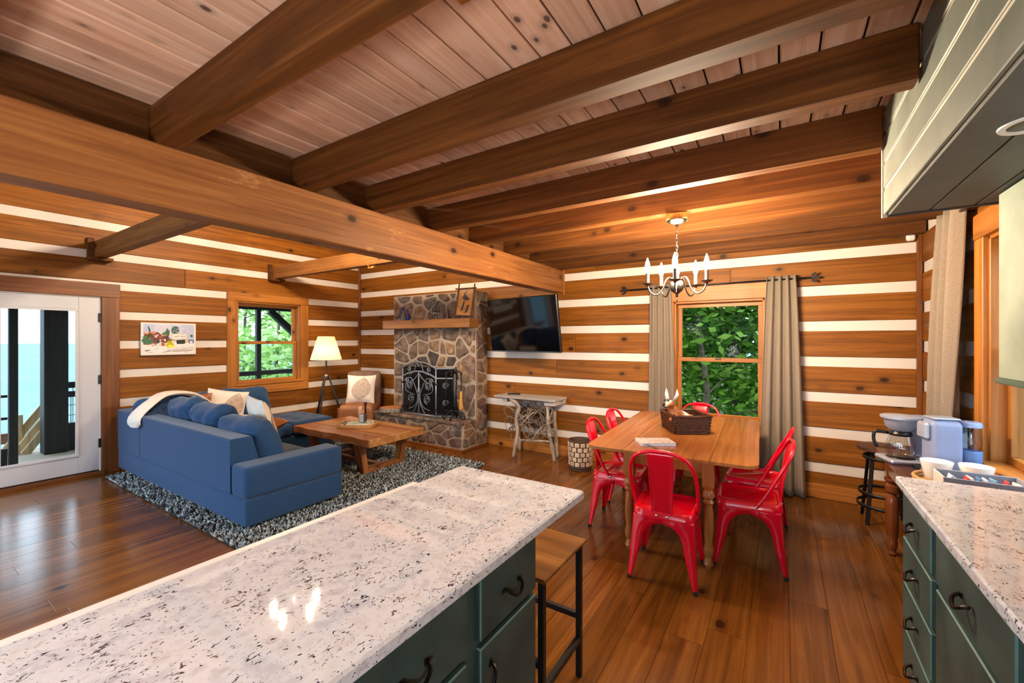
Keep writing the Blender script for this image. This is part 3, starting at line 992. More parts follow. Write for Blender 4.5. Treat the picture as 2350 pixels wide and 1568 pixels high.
# ================================================================== mantel ornaments
BLUEG = plain('cobalt_glass', srgb(22, 38, 140), 0.08, spec=.6); BLUEG.node_tree.nodes['Principled BSDF'].inputs['Transmission Weight'].default_value = .2
CLEARG = plain('pale_bottle_glass', srgb(170, 176, 160), 0.06, spec=.6); CLEARG.node_tree.nodes['Principled BSDF'].inputs['Transmission Weight'].default_value = .7
def bottle(name, lab, x, y, z, h, r, mat, group=None, neck=.38, stopper=True):
    t = thing(name, lab, 'bottle', (x, y, z), group=group)
    MB().lathe([(r * .8, 0), (r, .006), (r, h * .45), (r * .85, h * .55), (r * neck, h * .68), (r * neck, h * .9)], 14).build('body', mat, t, True, angle=50)
    MB().lathe([(r * neck * 1.35, h * .9), (r * neck * 1.35, h)], 12).build('lip', mat, t, True, angle=50)
    return t
bottle('glass_bottle', 'tall cobalt blue glass bottle at the left end of the mantel', -5.06, 4.70, 1.8205, .215, .034, BLUEG)
bottle('glass_bottle', 'clear glass bottle between two blue bottles on the mantel', -4.985, 4.64, 1.8205, .145, .042, CLEARG)
bottle('glass_bottle', 'short cobalt blue glass bottle right of the clear bottle on the mantel', -4.90, 4.66, 1.8205, .155, .029, BLUEG)
# wire rack
t = thing('wire_rack', 'small arched dark wire rack in the middle of the mantel', 'rack', (-4.34, 4.66, 1.8205))
for dy in (-.03, .03):
    MB().tube([(-.08 + .16 * k / 14, dy, .006 + .28 * math.sqrt(max(0, 1 - (2 * k / 14 - 1) ** 2))) for k in range(15)], .0035, 5).build('arch_wire', BLACKM, t, True)
MB().tube([(-.08, -.03, .006), (-.08, .03, .006)], .0035, 5).build('cross_wire', BLACKM, t, True); MB().tube([(.08, -.03, .006), (.08, .03, .006)], .0035, 5).build('cross_wire', BLACKM, t, True)
MB().tube([(-.08, -.03, .12), (.08, .03, .12)], .0035, 5).build('cross_wire', BLACKM, t, True)
PLUM = plain('weathered_plum_metal', srgb(96, 74, 74), .6, var=.2, vscale=30)
for (x, w, h, lab) in ((-4.20, .09, .20, 'purple-brown weathered pyramid ornament beside the wire rack'), (-4.09, .07, .15, 'smaller purple-brown weathered pyramid ornament next to the twig frame')):
    m = MB(); s = w / 2
    m.add([(-s, -s * .6, 0), (s, -s * .6, 0), (s, s * .6, 0), (-s, s * .6, 0), (-.008, -.006, h), (.008, -.006, h), (.008, .006, h), (-.008, .006, h)], [(3, 2, 1, 0), (4, 5, 6, 7), (0, 1, 5, 4), (1, 2, 6, 5), (2, 3, 7, 6), (3, 0, 4, 7)])
    o = m.build('pyramid_ornament', PLUM, center=False); o.location = (x, 4.66, 1.8205); tag(o, lab, 'ornament')
# twig-framed picture leaning on the chimney
t = thing('twig_framed_picture', 'picture of a dark bird in a twig frame leaning on the mantel', 'picture', (-3.76, 4.605, 1.8205), rz=math.radians(16))
t.rotation_euler = (math.radians(-8), math.radians(4), math.radians(16))
TWIG = wood('twig_bark', srgb(70, 44, 30), srgb(104, 70, 50), srgb(140, 104, 80), 'Z', rough=.7, knots=False)
for (a, b) in (((-.15, 0, .035), (.15, 0, .04)), ((-.16, -.012, .41), (.155, -.012, .44)), ((-.125, -.006, .0), (-.115, -.006, .49)), ((.125, -.006, .0), (.12, -.006, .50))):
    MB().tube([a, ((a[0] + b[0]) / 2 + .004, a[1], (a[2] + b[2]) / 2), b], .011, 7).build('twig', TWIG, t, True)
pic = MB().box(-.115, .115, .002, .012, .045, .42).build('print', plain('amber_print', srgb(176, 120, 50), .5, var=.25, vscale=14), t)
INK = plain('dark_print_ink', srgb(48, 40, 46), .5)
for poly in ([(-.045, .30), (-.01, .35), (.01, .33), (.075, .27), (.02, .255), (-.02, .265)], [(-.05, .10), (-.02, .11), (.0, .24), (-.02, .25)], [(.015, .07), (.05, .09), (.075, .20), (.04, .19)], [(-.02, .33), (.03, .40), (.025, .41), (-.035, .345)]):
    n = len(poly)
    MB().add([(x, .0005, z) for x, z in poly], [tuple(range(n))]).build('printed_shape', INK, t)
o = MB().cbox(-.05, .05, -.03, .03, -.04, .04, .01).lathe([(.03, -.05), (.036, -.04), (.036, .0)], 12, (0, -.02, 0)).build('wall_speaker', BLACKM)
o.location = (-3.95, YB - .045, 2.54); o.rotation_euler = (0.3, 0, 0); tag(o, 'small black speaker high on the log wall above the twig frame', 'speaker')

# ================================================================== television
t = thing('television', 'large black flat screen television tilted on the log wall', 'television', (-2.82, 4.695, 1.36), rz=math.radians(-9.6))
Mtv = TR(0, 0, 0, rx=math.radians(8))
MB().cbox(-.585, .585, 0, .045, 0, .71, .006, M=Mtv).build('housing', plain('tv_black_plastic', srgb(14, 14, 16), .3), t)
MB().box(-.572, .572, -.002, .004, .02, .698, M=Mtv).build('screen', plain('tv_screen_glass', srgb(5, 5, 8), .06, spec=.6), t)
MB().box(-.585, .585, -.003, .004, 0, .014, M=Mtv).build('bezel', plain('tv_grey_trim', srgb(90, 96, 104), .3, metal=.6), t)
MB().cbox(-.12, .12, .045, .10, .25, .5, .01, M=Mtv).build('wall_mount', BLACKM, t); MB().box(-.05, .05, .09, .27, .33, .40).build('mount_arm', BLACKM, t)

# ================================================================== twig console table
t = thing('twig_console_table', 'rustic console table of bent grey twigs under the television', 'table', (-2.80, 4.80, 0))
DRIFT = wood('driftwood', srgb(120, 106, 94), srgb(160, 146, 132), srgb(192, 180, 168), 'Z', rough=.75, knots=False)
GREYB = wood('weathered_board', srgb(130, 122, 114), srgb(172, 164, 156), srgb(200, 194, 188), 'X', rough=.6, grain=16)
MB().cbox(-.45, .46, -.18, .0, .752, .782, .006).build('top_board', GREYB, t); MB().cbox(-.44, .46, .003, .18, .752, .78, .006).build('top_board', GREYB, t)
MB().cbox(.30, .45, -.15, .17, .70, .752, .004).build('top_batten', GREYB, t); MB().cbox(-.33, -.25, -.15, .17, .70, .752, .004).build('top_batten', GREYB, t)
for p in ([(-.20, -.15, .75), (-.06, -.16, .66), (-.10, -.17, .5), (-.07, -.18, .35), (-.09, -.19, .2), (-.13, -.19, .0)], [(.32, -.10, .75), (.34, -.12, .55), (.36, -.12, .35), (.38, -.10, .2), (.41, -.08, 0)],
          [(-.30, .15, .75), (-.27, .15, .5), (-.26, .16, .25), (-.24, .16, 0)], [(.28, .15, .75), (.30, .15, .4), (.33, .16, 0)]):
    MB().tube(curve_pts(p, 20), [.024 + .004 * math.sin(k * 1.3) for k in range(21)][:len(curve_pts(p, 20))], 8).build('leg', DRIFT, t, True)
MB().tube(curve_pts([(-.11, -.17, .22), (.1, -.15, .24), (.37, -.10, .25)], 12), .014, 7).build('stretcher', DRIFT, t, True); MB().tube(curve_pts([(-.26, .15, .36), (0, .15, .34), (.3, .15, .36)], 12), .013, 7).build('stretcher', DRIFT, t, True)
R = random.Random(21)
VINE = wood('grey_vine', srgb(84, 68, 56), srgb(124, 106, 92), srgb(164, 148, 134), 'Z', rough=.75, knots=False)
for k in range(46):
    a = (R.uniform(-.3, .38), R.uniform(-.17, .14), R.uniform(.45, .74)); b = (R.uniform(-.28, .40), R.uniform(-.17, .14), R.uniform(.20, .55))
    mid = [((a[i] + b[i]) / 2 + R.uniform(-.12, .12)) for i in range(3)]
    mid[1] = max(-.2, min(.16, mid[1])); mid[2] = min(.72, mid[2])
    MB().tube(curve_pts([a, mid, b], 12), R.uniform(.004, .010), 5).build('twig', VINE if k % 3 else DRIFT, t, True)
for (cx, cz, r) in ((.34, .58, .10), (.36, .42, .09), (.0, .33, .08), (-.2, .42, .08), (.12, .45, .16)):
    MB().tube([(cx + r * math.cos(k * .45), -.16 + .02 * math.sin(k), cz + r * 1.2 * math.sin(k * .45)) for k in range(15)], .005, 5).build('twig', VINE, t, True)
t = thing('remote_control', 'black remote control lying on the twig console table', 'remote', (-3.05, 4.82, .7825), rz=.5)
MB().cbox(-.085, .085, -.022, .022, 0, .017, .005).build('case', BLACKM, t)
for k in range(6): MB().lathe([(.005, .0165), (.004, .0195)], 8, (-.06 + k * .022, 0, 0)).build('button', plain('rubber_grey', srgb(70, 72, 78), .6), t)

# ================================================================== birch bark basket
t = thing('bark_waste_basket', 'round basket of pale bark tiles bound with dark vine on the floor', 'basket', (-2.0, 4.62, 0))
DARKV = plain('dark_vine_binding', srgb(80, 58, 46), .7)
MB().lathe([(.118, .006), (.125, .04), (.138, .34), (.130, .34), (.118, .05), (.0, .03)], 28, cap=False).build('shell', DARKV, t, True, angle=40)
for (r, z) in ((.123, .012), (.127, .04), (.140, .342)):
    MB().tube([(r * math.cos(k * 2 * PI / 28), r * math.sin(k * 2 * PI / 28), z) for k in range(29)], .008, 6, False).build('rim_vine', DARKV, t, True)
BARKS = [plain('birch_tile_%d' % k, srgb(*c), .8, vcol=srgb(*d), vscale=40, bump=.3) for k, (c, d) in enumerate((((176, 150, 122), (222, 200, 174)), ((150, 128, 108), (210, 190, 168))))]
for row in range(5):
    for k in range(13):
        a = (k + .5 * (row % 2)) * 2 * PI / 13
        z = .056 + row * .056; r = .1275 + .0125 * (z / .32)
        MB().cbox(-.0265, .0265, -.004, .009, 0, .050, .007, M=TR(r * math.sin(a), -r * math.cos(a), z, rz=a) @ TR(rz=PI) if False else TR(r * math.cos(a), r * math.sin(a), z, rz=a - PI / 2)).build('bark_tile', BARKS[(k + row) % 2], t)

# ================================================================== rug
t = thing('shag_rug', 'grey and dark brown shag rug under the sofa and coffee table', 'rug', (0, 0, 0))
RX0, RX1, RY0, RY1 = -6.25, -3.02, 1.50, 4.13
MB().cbox(RX0, RX1, RY0, RY1, .0005, .012, .004).build('backing', plain('rug_backing', srgb(44, 44, 46), .95), t)
N = 64000
px = rng.uniform(RX0, RX1, N); py = rng.uniform(RY0, RY1, N)
an = rng.uniform(0, 2 * PI, N); ln = rng.uniform(.2, 1.5, N); an2 = rng.uniform(0, 2 * PI, N)
w = rng.uniform(.005, .010, N); h = rng.uniform(.016, .032, N)
dx, dy = np.cos(an) * w, np.sin(an) * w
lx, ly = np.cos(an2) * h * ln * .7, np.sin(an2) * h * ln * .7
V = np.empty((N, 4, 3))
V[:, 0] = np.stack([px - dx, py - dy, np.full(N, .009)], 1); V[:, 1] = np.stack([px + dx, py + dy, np.full(N, .009)], 1)
V[:, 2] = np.stack([px + dx * .6 + lx, py + dy * .6 + ly, .009 + h], 1); V[:, 3] = np.stack([px - dx * .6 + lx, py - dy * .6 + ly, .009 + h], 1)
def quads(name, V, mat, parent=None):
    n = len(V)
    me = bpy.data.meshes.new(name)
    me.vertices.add(n * 4); me.vertices.foreach_set('co', V.reshape(-1))
    me.loops.add(n * 4); me.loops.foreach_set('vertex_index', np.arange(n * 4, dtype=np.int32))
    me.polygons.add(n); me.polygons.foreach_set('loop_start', np.arange(0, n * 4, 4, dtype=np.int32))
    try: me.polygons.foreach_set('loop_total', np.full(n, 4, dtype=np.int32))
    except Exception: pass
    me.update(calc_edges=True); me.validate()
    me.materials.append(mat)
    o = bpy.data.objects.new(name, me); COL.objects.link(o)
    if parent is not None: o.parent = parent
    return o
def shag():
    m = NT('shag_pile')
    g = m.n('ShaderNodeNewGeometry')
    col = m.ramp(g.outputs['Random Per Island'], [(0.0, srgb(44, 38, 36)), (0.36, srgb(72, 66, 64)), (0.40, srgb(150, 162, 168)), (.7, srgb(188, 202, 208)), (1.0, srgb(220, 232, 236))])
    m.l(col, m.b.inputs['Base Color']); m.b.inputs['Roughness'].default_value = .9; m.b.inputs['Specular IOR Level'].default_value = .1
    return m.m
pile = quads('pile', V, shag(), t); tag(pile, kind='stuff')

# ================================================================== sectional sofa
def fabric(name, c, c2):
    t = NT(name)
    vec, raw = t.coords((260, 260, 260), False)
    n = t.n('ShaderNodeTexNoise', Scale=1.0, Detail=2.0); t.l(vec, n.inputs['Vector'])
    t.l(t.ramp(n.outputs['Fac'], [(0.35, c), (0.65, c2)]), t.b.inputs['Base Color'])
    t.b.inputs['Roughness'].default_value = .85; t.b.inputs['Specular IOR Level'].default_value = .2
    t.b.inputs['Sheen Weight'].default_value = .25; t.b.inputs['Sheen Roughness'].default_value = .4
    t.bump(n.outputs['Fac'], .25, .002)
    return t.m
DENIM = fabric('denim_upholstery', srgb(32, 62, 100), srgb(46, 82, 124))
sofa = thing('sectional_sofa', 'blue upholstered L-shaped sectional sofa on the shag rug', 'sofa', (0, 0, 0))
def sb(name, x0, x1, y0, y1, z0, z1, r=.03, par=sofa, **kw):
    return MB().softbox(x1 - x0, y1 - y0, z1 - z0, r, c=((x0 + x1) / 2, (y0 + y1) / 2, (z0 + z1) / 2), **kw).build(name, DENIM, par, True)
SY = 1.645
sb('base', -6.40, -3.50, SY, 2.50, .06, .27, .015, res=4)
sb('base', -6.40, -5.36, 2.505, 3.66, .06, .27, .015, res=4)
# slanted back panels of the near section
def back_panel(x0, x1, y0, yt0, y1, yt1, z0, z1, name='back_panel'):
    c = .012
    m = MB()
    m.add([(x0, y0, z0), (x1, y0, z0), (x1, y1, z0), (x0, y1, z0), (x0, yt0, z1 - c), (x1, yt0, z1 - c), (x1, yt0 + c, z1), (x0, yt0 + c, z1), (x1, yt1 - c, z1), (x0, yt1 - c, z1), (x1, yt1, z1 - c), (x0, yt1, z1 - c)],
          [(0, 1, 5, 4), (4, 5, 6, 7), (7, 6, 8, 9), (9, 8, 10, 11), (11, 10, 2, 3), (3, 2, 1, 0), (1, 2, 10, 8, 6, 5), (3, 0, 4, 7, 9, 11)])
    return m.build(name, DENIM, sofa)
back_panel(-6.40, -5.735, SY, SY - .005, SY + .28, SY + .17, .275, .725)
back_panel(-5.725, -3.745, SY, SY - .005, SY + .28, SY + .17, .275, .715)
m = MB(); m.box(-6.40, -6.22, SY + .3, 3.10, .275, .72); m.build('back_panel', DENIM, sofa)
sb('arm', -3.735, -3.50, SY, 2.50, .275, .52, .025, res=5)
D4 = [(x, y) for x in (-.2, .2) for y in (-.15, .15)]
for (x0, x1) in ((-5.40, -4.58), (-4.57, -3.74)):
    sb('seat_cushion', x0, x1, SY + .26, 2.50, .27, .43, .045, puff=.02, dimples=D4, ddepth=.022, res=14)
sb('seat_cushion', -6.22, -5.41, SY + .28, 2.50, .27, .43, .045, puff=.02, res=8)
sb('seat_cushion', -6.22, -5.34, 2.51, 3.085, .27, .43, .045, puff=.02, dimples=D4, ddepth=.022, res=14)
sb('seat_cushion', -6.22, -5.32, 3.095, 3.67, .27, .445, .045, puff=.015, dimples=[(x, y) for x in (-.25, 0, .25) for y in (-.15, .12)], ddepth=.025, res=14)
def back_cushion(cx, cy, cz, w, h, d, rx, rz, seed):
    n = 16
    M = TR(cx, cy, cz, rx=rx, rz=rz)
    dm = [(x * w, y * h) for x in (-.22, .22) for y in (.05,)]
    return MB().softbox(w, h, d, min(d * .48, .1), res=12, puff=.035, dimples=dm, ddepth=.045, dsig=.06, wobble=.012, seed=seed, M=M).build('back_cushion', DENIM, sofa, True)
q = math.radians
for i, (x, w, z) in enumerate(((-5.33, .56, .68), (-4.78, .58, .66), (-4.13, .70, .595))):
    back_cushion(x, SY + .335, z, w, .46, .23, q(-70), 0, i + 1)
for i, (y, w) in enumerate(((2.24, .56), (2.83, .66))):
    back_cushion(-6.10, y, .655, w, .44, .20, q(-70), -PI / 2, i + 5)
back_cushion(-6.04, 1.92, .68, .60, .40, .2, q(-60), -PI / 4, 9)
for (x, y) in ((-3.6, 1.75), (-3.6, 2.4), (-6.3, 1.75), (-5.46, 3.56), (-6.3, 3.56), (-5.0, 1.75)):
    MB().cbox(x - .03, x + .03, y - .03, y + .03, .014, .062, .004).build('foot', BLACKM, sofa)

# throw and cushions
def strip(pts, w, th, side):
    P = curve_pts(pts, 26); S_ = Vector(side).normalized()
    def fn(u, v):
        i = min(len(P) - 1, int(round(u * (len(P) - 1)))); a = v * 2 * PI
        p = Vector(P[i]); t = (Vector(P[min(i + 1, len(P) - 1)]) - Vector(P[max(i - 1, 0)])).normalized()
        n = S_.cross(t).normalized()
        k = 1.0 if 0 < i < len(P) - 1 else .55
        return tuple(p + S_ * (w / 2 * math.cos(a) * k) + n * (th / 2 * math.sin(a) * k))
    return MB().grid(fn, len(P), 17)
THROWM = plain('cream_fleece', srgb(236, 226, 216), .95, var=.04, vscale=40, bump=.3, spec=.1)
o = strip([(-5.72, 1.60, .60), (-5.74, 1.61, .70), (-5.80, 1.73, .81), (-5.94, 1.90, .89), (-6.0, 2.08, .895), (-6.02, 2.24, .85), (-5.98, 2.36, .74), (-5.9, 2.42, .62)], .20, .055, (1, .25, 0)).build('throw_blanket', THROWM, None, True)
tag(o, 'folded cream fleece throw draped over the corner of the blue sofa', 'blanket')
CREAM = plain('cream_linen', srgb(236, 226, 212), .9, var=.05, vscale=60, bump=.2, spec=.15)
LEAFP = plain('printed_leaf_taupe', srgb(176, 154, 138), .9, vcol=srgb(208, 190, 174), vscale=22, spec=.1)
LEATH = plain('tan_leather', srgb(136, 76, 36), .42, vcol=srgb(164, 98, 52), vscale=9, bump=.1)
def pillow_mesh(w, h, t): return MB().pillow(w, h, t)
def throw_pillow(lab, loc, rot, w=.45, h=.43, th=.15, mat=CREAM, leaf=False, flip=1, lw=.72, ls=.42):
    t = thing('throw_pillow', lab, 'cushion', loc)
    t.rotation_euler = rot
    MB().pillow(w, h, th).build('cover', mat, t, True)
    if leaf:
        # a flat printed leaf on the front of the cover, following its bulge
        vs, fs, n = [], [], 14
        for i in range(n + 1):
            s = i / n
            hw = lw * math.sin(PI * min(1, s * 1.02)) ** .75 * (1 - .25 * s) + .01
            for j in range(9):
                k = j / 8 * 2 - 1
                u_ = flip * ls + hw * k * .8 + flip * .22 * (s - .5); v_ = -.86 + 1.74 * s
                u, v_ = max(-.96, min(.96, u_)), max(-.96, min(.96, v_))
                x = u * w / 2 * (1 - .07 * (1 - v_ * v_)); z = v_ * h / 2 * (1 - .07 * (1 - u * u)) + h / 2
                y = -th / 2 * ((1 - u ** 4) * (1 - v_ ** 4)) ** .6 - .0022
                vs.append((x, y, z))
        for i in range(n):
            for j in range(8): fs.append((i * 9 + j, i * 9 + j + 1, (i + 1) * 9 + j + 1, (i + 1) * 9 + j))
        MB().add(vs, fs).build('leaf_print', LEAFP, t, True)
    return t
rp = lambda rx, ry, rz: (q(rx), q(ry), q(rz))
throw_pillow('cream cushion with a taupe leaf print standing on the far sofa seat', (-5.92, 2.50, .47), rp(-18, 10, 62), leaf=True)
throw_pillow('tan leather cushion behind the cream leaf cushion on the sofa', (-6.00, 2.16, .46), rp(-16, 0, 50), .46, .42, .14, LEATH)
throw_pillow('cream cushion lying flat in front of the leaf cushion', (-5.40, 2.28, .50), rp(-80, 0, 40), .46, .40, .12)
throw_pillow('tan leather cushion lying on the sofa seat behind the big white cushion', (-5.05, 2.42, .48), rp(-78, 0, 15), .42, .36, .13, LEATH)
throw_pillow('big white cushion leaning beside the sofa arm', (-4.30, 2.26, .44), rp(-16, 0, 166), .56, .54, .15, leaf=True, flip=-1)

# ================================================================== coffee table
t = thing('coffee_table', 'chunky live-edge wooden coffee table with trapezoid legs on the rug', 'coffee table', (-4.40, 3.36, 0))
ACACIA = wood('acacia_slab', srgb(86, 40, 16), srgb(160, 94, 48), srgb(216, 166, 110), 'X', rough=.28, grain=5, tone=.35, spec=.5)
ACACL = wood('acacia_sapwood', srgb(150, 96, 52), srgb(194, 140, 84), srgb(222, 180, 126), 'X', rough=.28, grain=5, tone=.25)
def slab(y0, y1, mat, s0=0, s1=0):
    n = 16; A, B = [], []
    for i in range(n + 1):
        x = -.69 + 1.38 * i / n
        A.append((x, y0 + s0 * (.012 * math.sin(x * 7) + .008 * math.sin(x * 19)))); B.append((x, y1 + s1 * (.012 * math.sin(x * 6 + 1) + .008 * math.sin(x * 17))))
    return MB().prism(A + B[::-1], .375, .45).build('slab', mat, t)
slab(-.40, -.12, ACACIA, 1, 0); slab(-.118, .10, ACACL); slab(.102, .25, ACACIA); slab(.252, .40, ACACL, 0, 1)
MB().cbox(.69, .722, -.40, .40, .368, .452, .006).build('end_cap', ACACL, t); MB().cbox(-.722, -.69, -.40, .40, .368, .452, .006).build('end_cap', ACACIA, t)
LEGW = wood('acacia_leg', srgb(110, 62, 30), srgb(160, 100, 56), srgb(196, 144, 92), 'Z', rough=.35, grain=8)
for x in (.44, -.44):
    fr = thing_part('leg_frame', t)
    for s in (-1, 1):
        MB().add([(x + dx, s * yy + dy, zz) for zz, yy in ((.012, .255), (.372, .32)) for dx in (-.05, .05) for dy in (-.035, .035)], [(0, 1, 3, 2), (4, 6, 7, 5), (0, 4, 5, 1), (2, 3, 7, 6), (0, 2, 6, 4), (1, 5, 7, 3)]).build('leg', LEGW, fr)
    MB().cbox(x - .05, x + .05, -.225, .225, .014, .075, .004).build('foot_bar', wood('acacia_bar', srgb(110, 62, 30), srgb(160, 100, 56), srgb(196, 144, 92), 'Y', rough=.35), fr)
MB().cbox(-.4, .4, -.03, .03, .02, .07, .004).build('stretcher', ACACIA, t)
# tray and what lies on it
t = thing('wicker_tray', 'oval wicker tray with raised rim on the coffee table', 'tray', (-4.43, 3.38, .4525), rz=q(32))
STRAW = plain('light_wicker', srgb(196, 150, 92), .5, var=.2, vscale=50, bump=.3)
rr = lambda sx, sy, n=36: [(sx * math.copysign(abs(math.cos(2 * PI * k / n)) ** .5, math.cos(2 * PI * k / n)), sy * math.copysign(abs(math.sin(2 * PI * k / n)) ** .5, math.sin(2 * PI * k / n))) for k in range(n)]
MB().prism(rr(.225, .155), .0, .01).build('base', STRAW, t)
for (z, r_) in ((.016, .009), (.034, .009)): MB().tube([(x, y, z) for x, y in rr(.226, .156)] + [(*rr(.226, .156)[0], z)], r_, 7, False).build('rim', STRAW, t, True)
t = thing('book', 'white book with a green cover picture lying on the wicker tray', 'book', (-4.38, 3.37, .465), rz=q(34))
MB().cbox(-.13, .15, -.10, .10, 0, .036, .002).build('pages', WHITEP, t)
MB().cbox(-.132, .152, -.102, .102, .036, .04, .0015).build('cover', plain('green_cover', srgb(120, 160, 110), .35, vcol=srgb(220, 224, 226), vscale=16), t)
MB().cbox(-.135, -.129, -.102, .102, 0, .04, .0015).build('spine', plain('blue_spine', srgb(40, 130, 190), .35), t)
bz = .5055
t = thing('hourglass_vase', 'slender clear waisted glass on the book on the tray', 'glass', (-4.43, 3.42, bz))
MB().lathe([(.026, 0), (.03, .006), (.018, .05), (.03, .13), (.03, .16), (.024, .19)], 16).build('bowl', plain('amber_clear_glass', srgb(206, 166, 130), .05, spec=.6), t, True, angle=50)
t = thing('tall_bottle', 'thin dark red bottle standing behind the clear glass on the tray', 'bottle', (-4.40, 3.47, bz))
MB().lathe([(.016, 0), (.018, .01), (.012, .10), (.01, .18), (.02, .225), (.018, .23)], 14).build('body', plain('oxblood_glaze', srgb(62, 16, 14), .25), t, True, angle=50)
t = thing('grey_bottle', 'grey square bottle with white label and cork on the tray', 'bottle', (-4.33, 3.38, bz), rz=q(30))
MB().cbox(-.03, .03, -.022, .022, 0, .11, .006).build('body', plain('slate_glaze', srgb(74, 80, 90), .35), t)
MB().cbox(-.025, .012, -.0235, -.0215, .012, .10, .001).build('label', plain('pale_label', srgb(196, 204, 214), .6), t)
for k in range(4): MB().box(-.02, .006, -.0240, -.0234, .03 + k * .016, .036 + k * .016).build('printed_line', plain('label_ink', srgb(90, 100, 120), .6), t)
MB().lathe([(.016, .11), (.016, .135), (.019, .136), (.017, .15)], 12).build('cork', plain('cork', srgb(190, 140, 96), .7, var=.2, vscale=60), t, True, angle=40)
R = random.Random(8)
NUTC = [plain('bead_%d' % i, srgb(*c), .35) for i, c in enumerate(((40, 140, 200), (196, 130, 110), (120, 96, 110), (220, 200, 180), (120, 70, 50)))]
for k in range(11):
    a = R.uniform(-.09, .09); b_ = -.14 - R.uniform(0, .05)
    x = -4.43 + b_ * math.cos(q(32)) - a * math.sin(q(32)); y = 3.38 + b_ * math.sin(q(32)) + a * math.cos(q(32))
    o = MB().lathe([(.002, -.014), (.011, -.009), (.014, 0), (.011, .009), (.002, .014)], 10).build('decorative_bead', NUTC[k % 5], None, True)
    o.location = (x, y, .4525 + .0255 + (k % 2) * .0)
    tag(o, 'small ' + ['blue', 'salmon', 'mauve', 'cream', 'brown'][k % 5] + ' decorative bead in the wicker tray', 'bead', 'beads in the wicker tray')

# ================================================================== floor lamp and slipper chair
t = thing('tripod_floor_lamp', 'lit floor lamp with cream shade on black tripod legs', 'lamp', (-5.90, 3.93, 0))
for k in range(3):
    a = q(-58) + k * 2 * PI / 3
    MB().tube([(math.cos(a) * .035, math.sin(a) * .035, .96), (math.cos(a) * .33, math.sin(a) * .33, .012)], [.013, .016], 8).build('leg', BLACKM, t, True)
    MB().tube([(math.cos(a) * .318, math.sin(a) * .318, .05), (math.cos(a) * .33, math.sin(a) * .33, .0)], .017, 8).build('leg_tip', STEELM, t, True)
MB().lathe([(.03, .92), (.05, .935), (.05, .965), (.02, .98), (.011, .99), (.011, 1.23), (.016, 1.24), (.016, 1.26)], 16).build('pole', STEELM, t, True, angle=40)
MB().lathe([(.225, 1.215), (.12, 1.57)], 32, cap=False).build('lamp_shade', sheer('lamp_shade_linen', srgb(236, 212, 178), .28), t, True)
for (r, z) in ((.225, 1.216), (.12, 1.569)): MB().tube([(r * math.cos(k * PI / 16), r * math.sin(k * PI / 16), z) for k in range(33)], .003, 5, False).build('shade_ring', plain('cream_binding', srgb(236, 220, 190), .7), t, True)
A_b = 4 * PI * .03 ** 2
MB().lathe([(.004, 1.27), (.02, 1.29), (.03, 1.32), (.024, 1.345), (.006, 1.357)], 10).build('bulb', emitter('lamp_bulb_glow', (1.0, .84, .62), P_LAMP / (PI * A_b)), t, True)

t = thing('slipper_chair', 'brown leather armless slipper chair in the corner by the fireplace', 'chair', (-5.80, 4.47, 0), rz=q(38))
HIDE = plain('brown_hide', srgb(138, 84, 48), .4, vcol=srgb(168, 108, 66), vscale=7, bump=.15)
HIDEF = plain('brown_hide_suede', srgb(110, 84, 68), .75, vcol=srgb(138, 108, 88), vscale=18, bump=.2)
MB().softbox(.56, .56, .26, .06, c=(0, -.03, .36), puff=.03, res=8).build('seat', HIDE, t, True)
MB().softbox(.56, .16, .60, .06, c=(0, 0, 0), puff=.02, res=6, M=TR(0, .27, .68, rx=q(-8))).build('backrest', HIDEF, t, True)
MB().softbox(.56, .54, .12, .03, c=(0, -.03, .19), res=4).build('skirt', HIDEF, t, True)
for sx in (-1, 1):
    for sy in (-1, 1): MB().tube([(sx * .23, sy * .22 - .02, .15), (sx * .24, sy * .24 - .02, 0)], [.025, .018], 8).build('leg', BLACKM, t, True)
throw_pillow('cream leaf cushion standing on the brown slipper chair', (-5.70, 4.39, .50), (q(-14), 0, q(34)), .46, .46, .15, leaf=True, flip=1, lw=.98, ls=.12)

# ================================================================== painting on the left wall
def color_print(name, polys, M, parent):
    """flat print: all the brush strokes of a picture as one sheet"""
    cols = sorted({c for c, _ in polys})
    m = MB()
    for k, (c, poly) in enumerate(polys):
        m.cur = cols.index(c)
        e = .0004 + .000012 * k
        m.add([(x, -e, z) for x, z in poly], [tuple(range(len(poly)))], M)
    return tag(m.build(name, [plain('print_%d_%d_%d' % c, srgb(*c), .6) for c in cols], parent), kind='stuff')
t = thing('painting', 'canvas painting of a log cabin and garden hung on the log wall', 'painting', (XL + .002, 2.158, 1.33), rz=PI / 2)
W_, H_ = .565, .40
MB().cbox(-W_ / 2, W_ / 2, -.03, 0, 0, H_, .003).build('canvas', plain('canvas_white', srgb(232, 224, 220), .7), t)
def E(cx, cz, rx, rz, n=12, j=0.0, sd=0):
    R_ = random.Random(sd)
    return [(cx + rx * math.cos(2 * PI * k / n) * (1 + R_.uniform(-j, j)), cz + rz * math.sin(2 * PI * k / n) * (1 + R_.uniform(-j, j))) for k in range(n)]
def Qd(x0, x1, z0, z1): return [(x0, z0), (x1, z0), (x1, z1), (x0, z1)]
u = lambda pts: [((a - .5) * W_, b * H_) for a, b in pts]
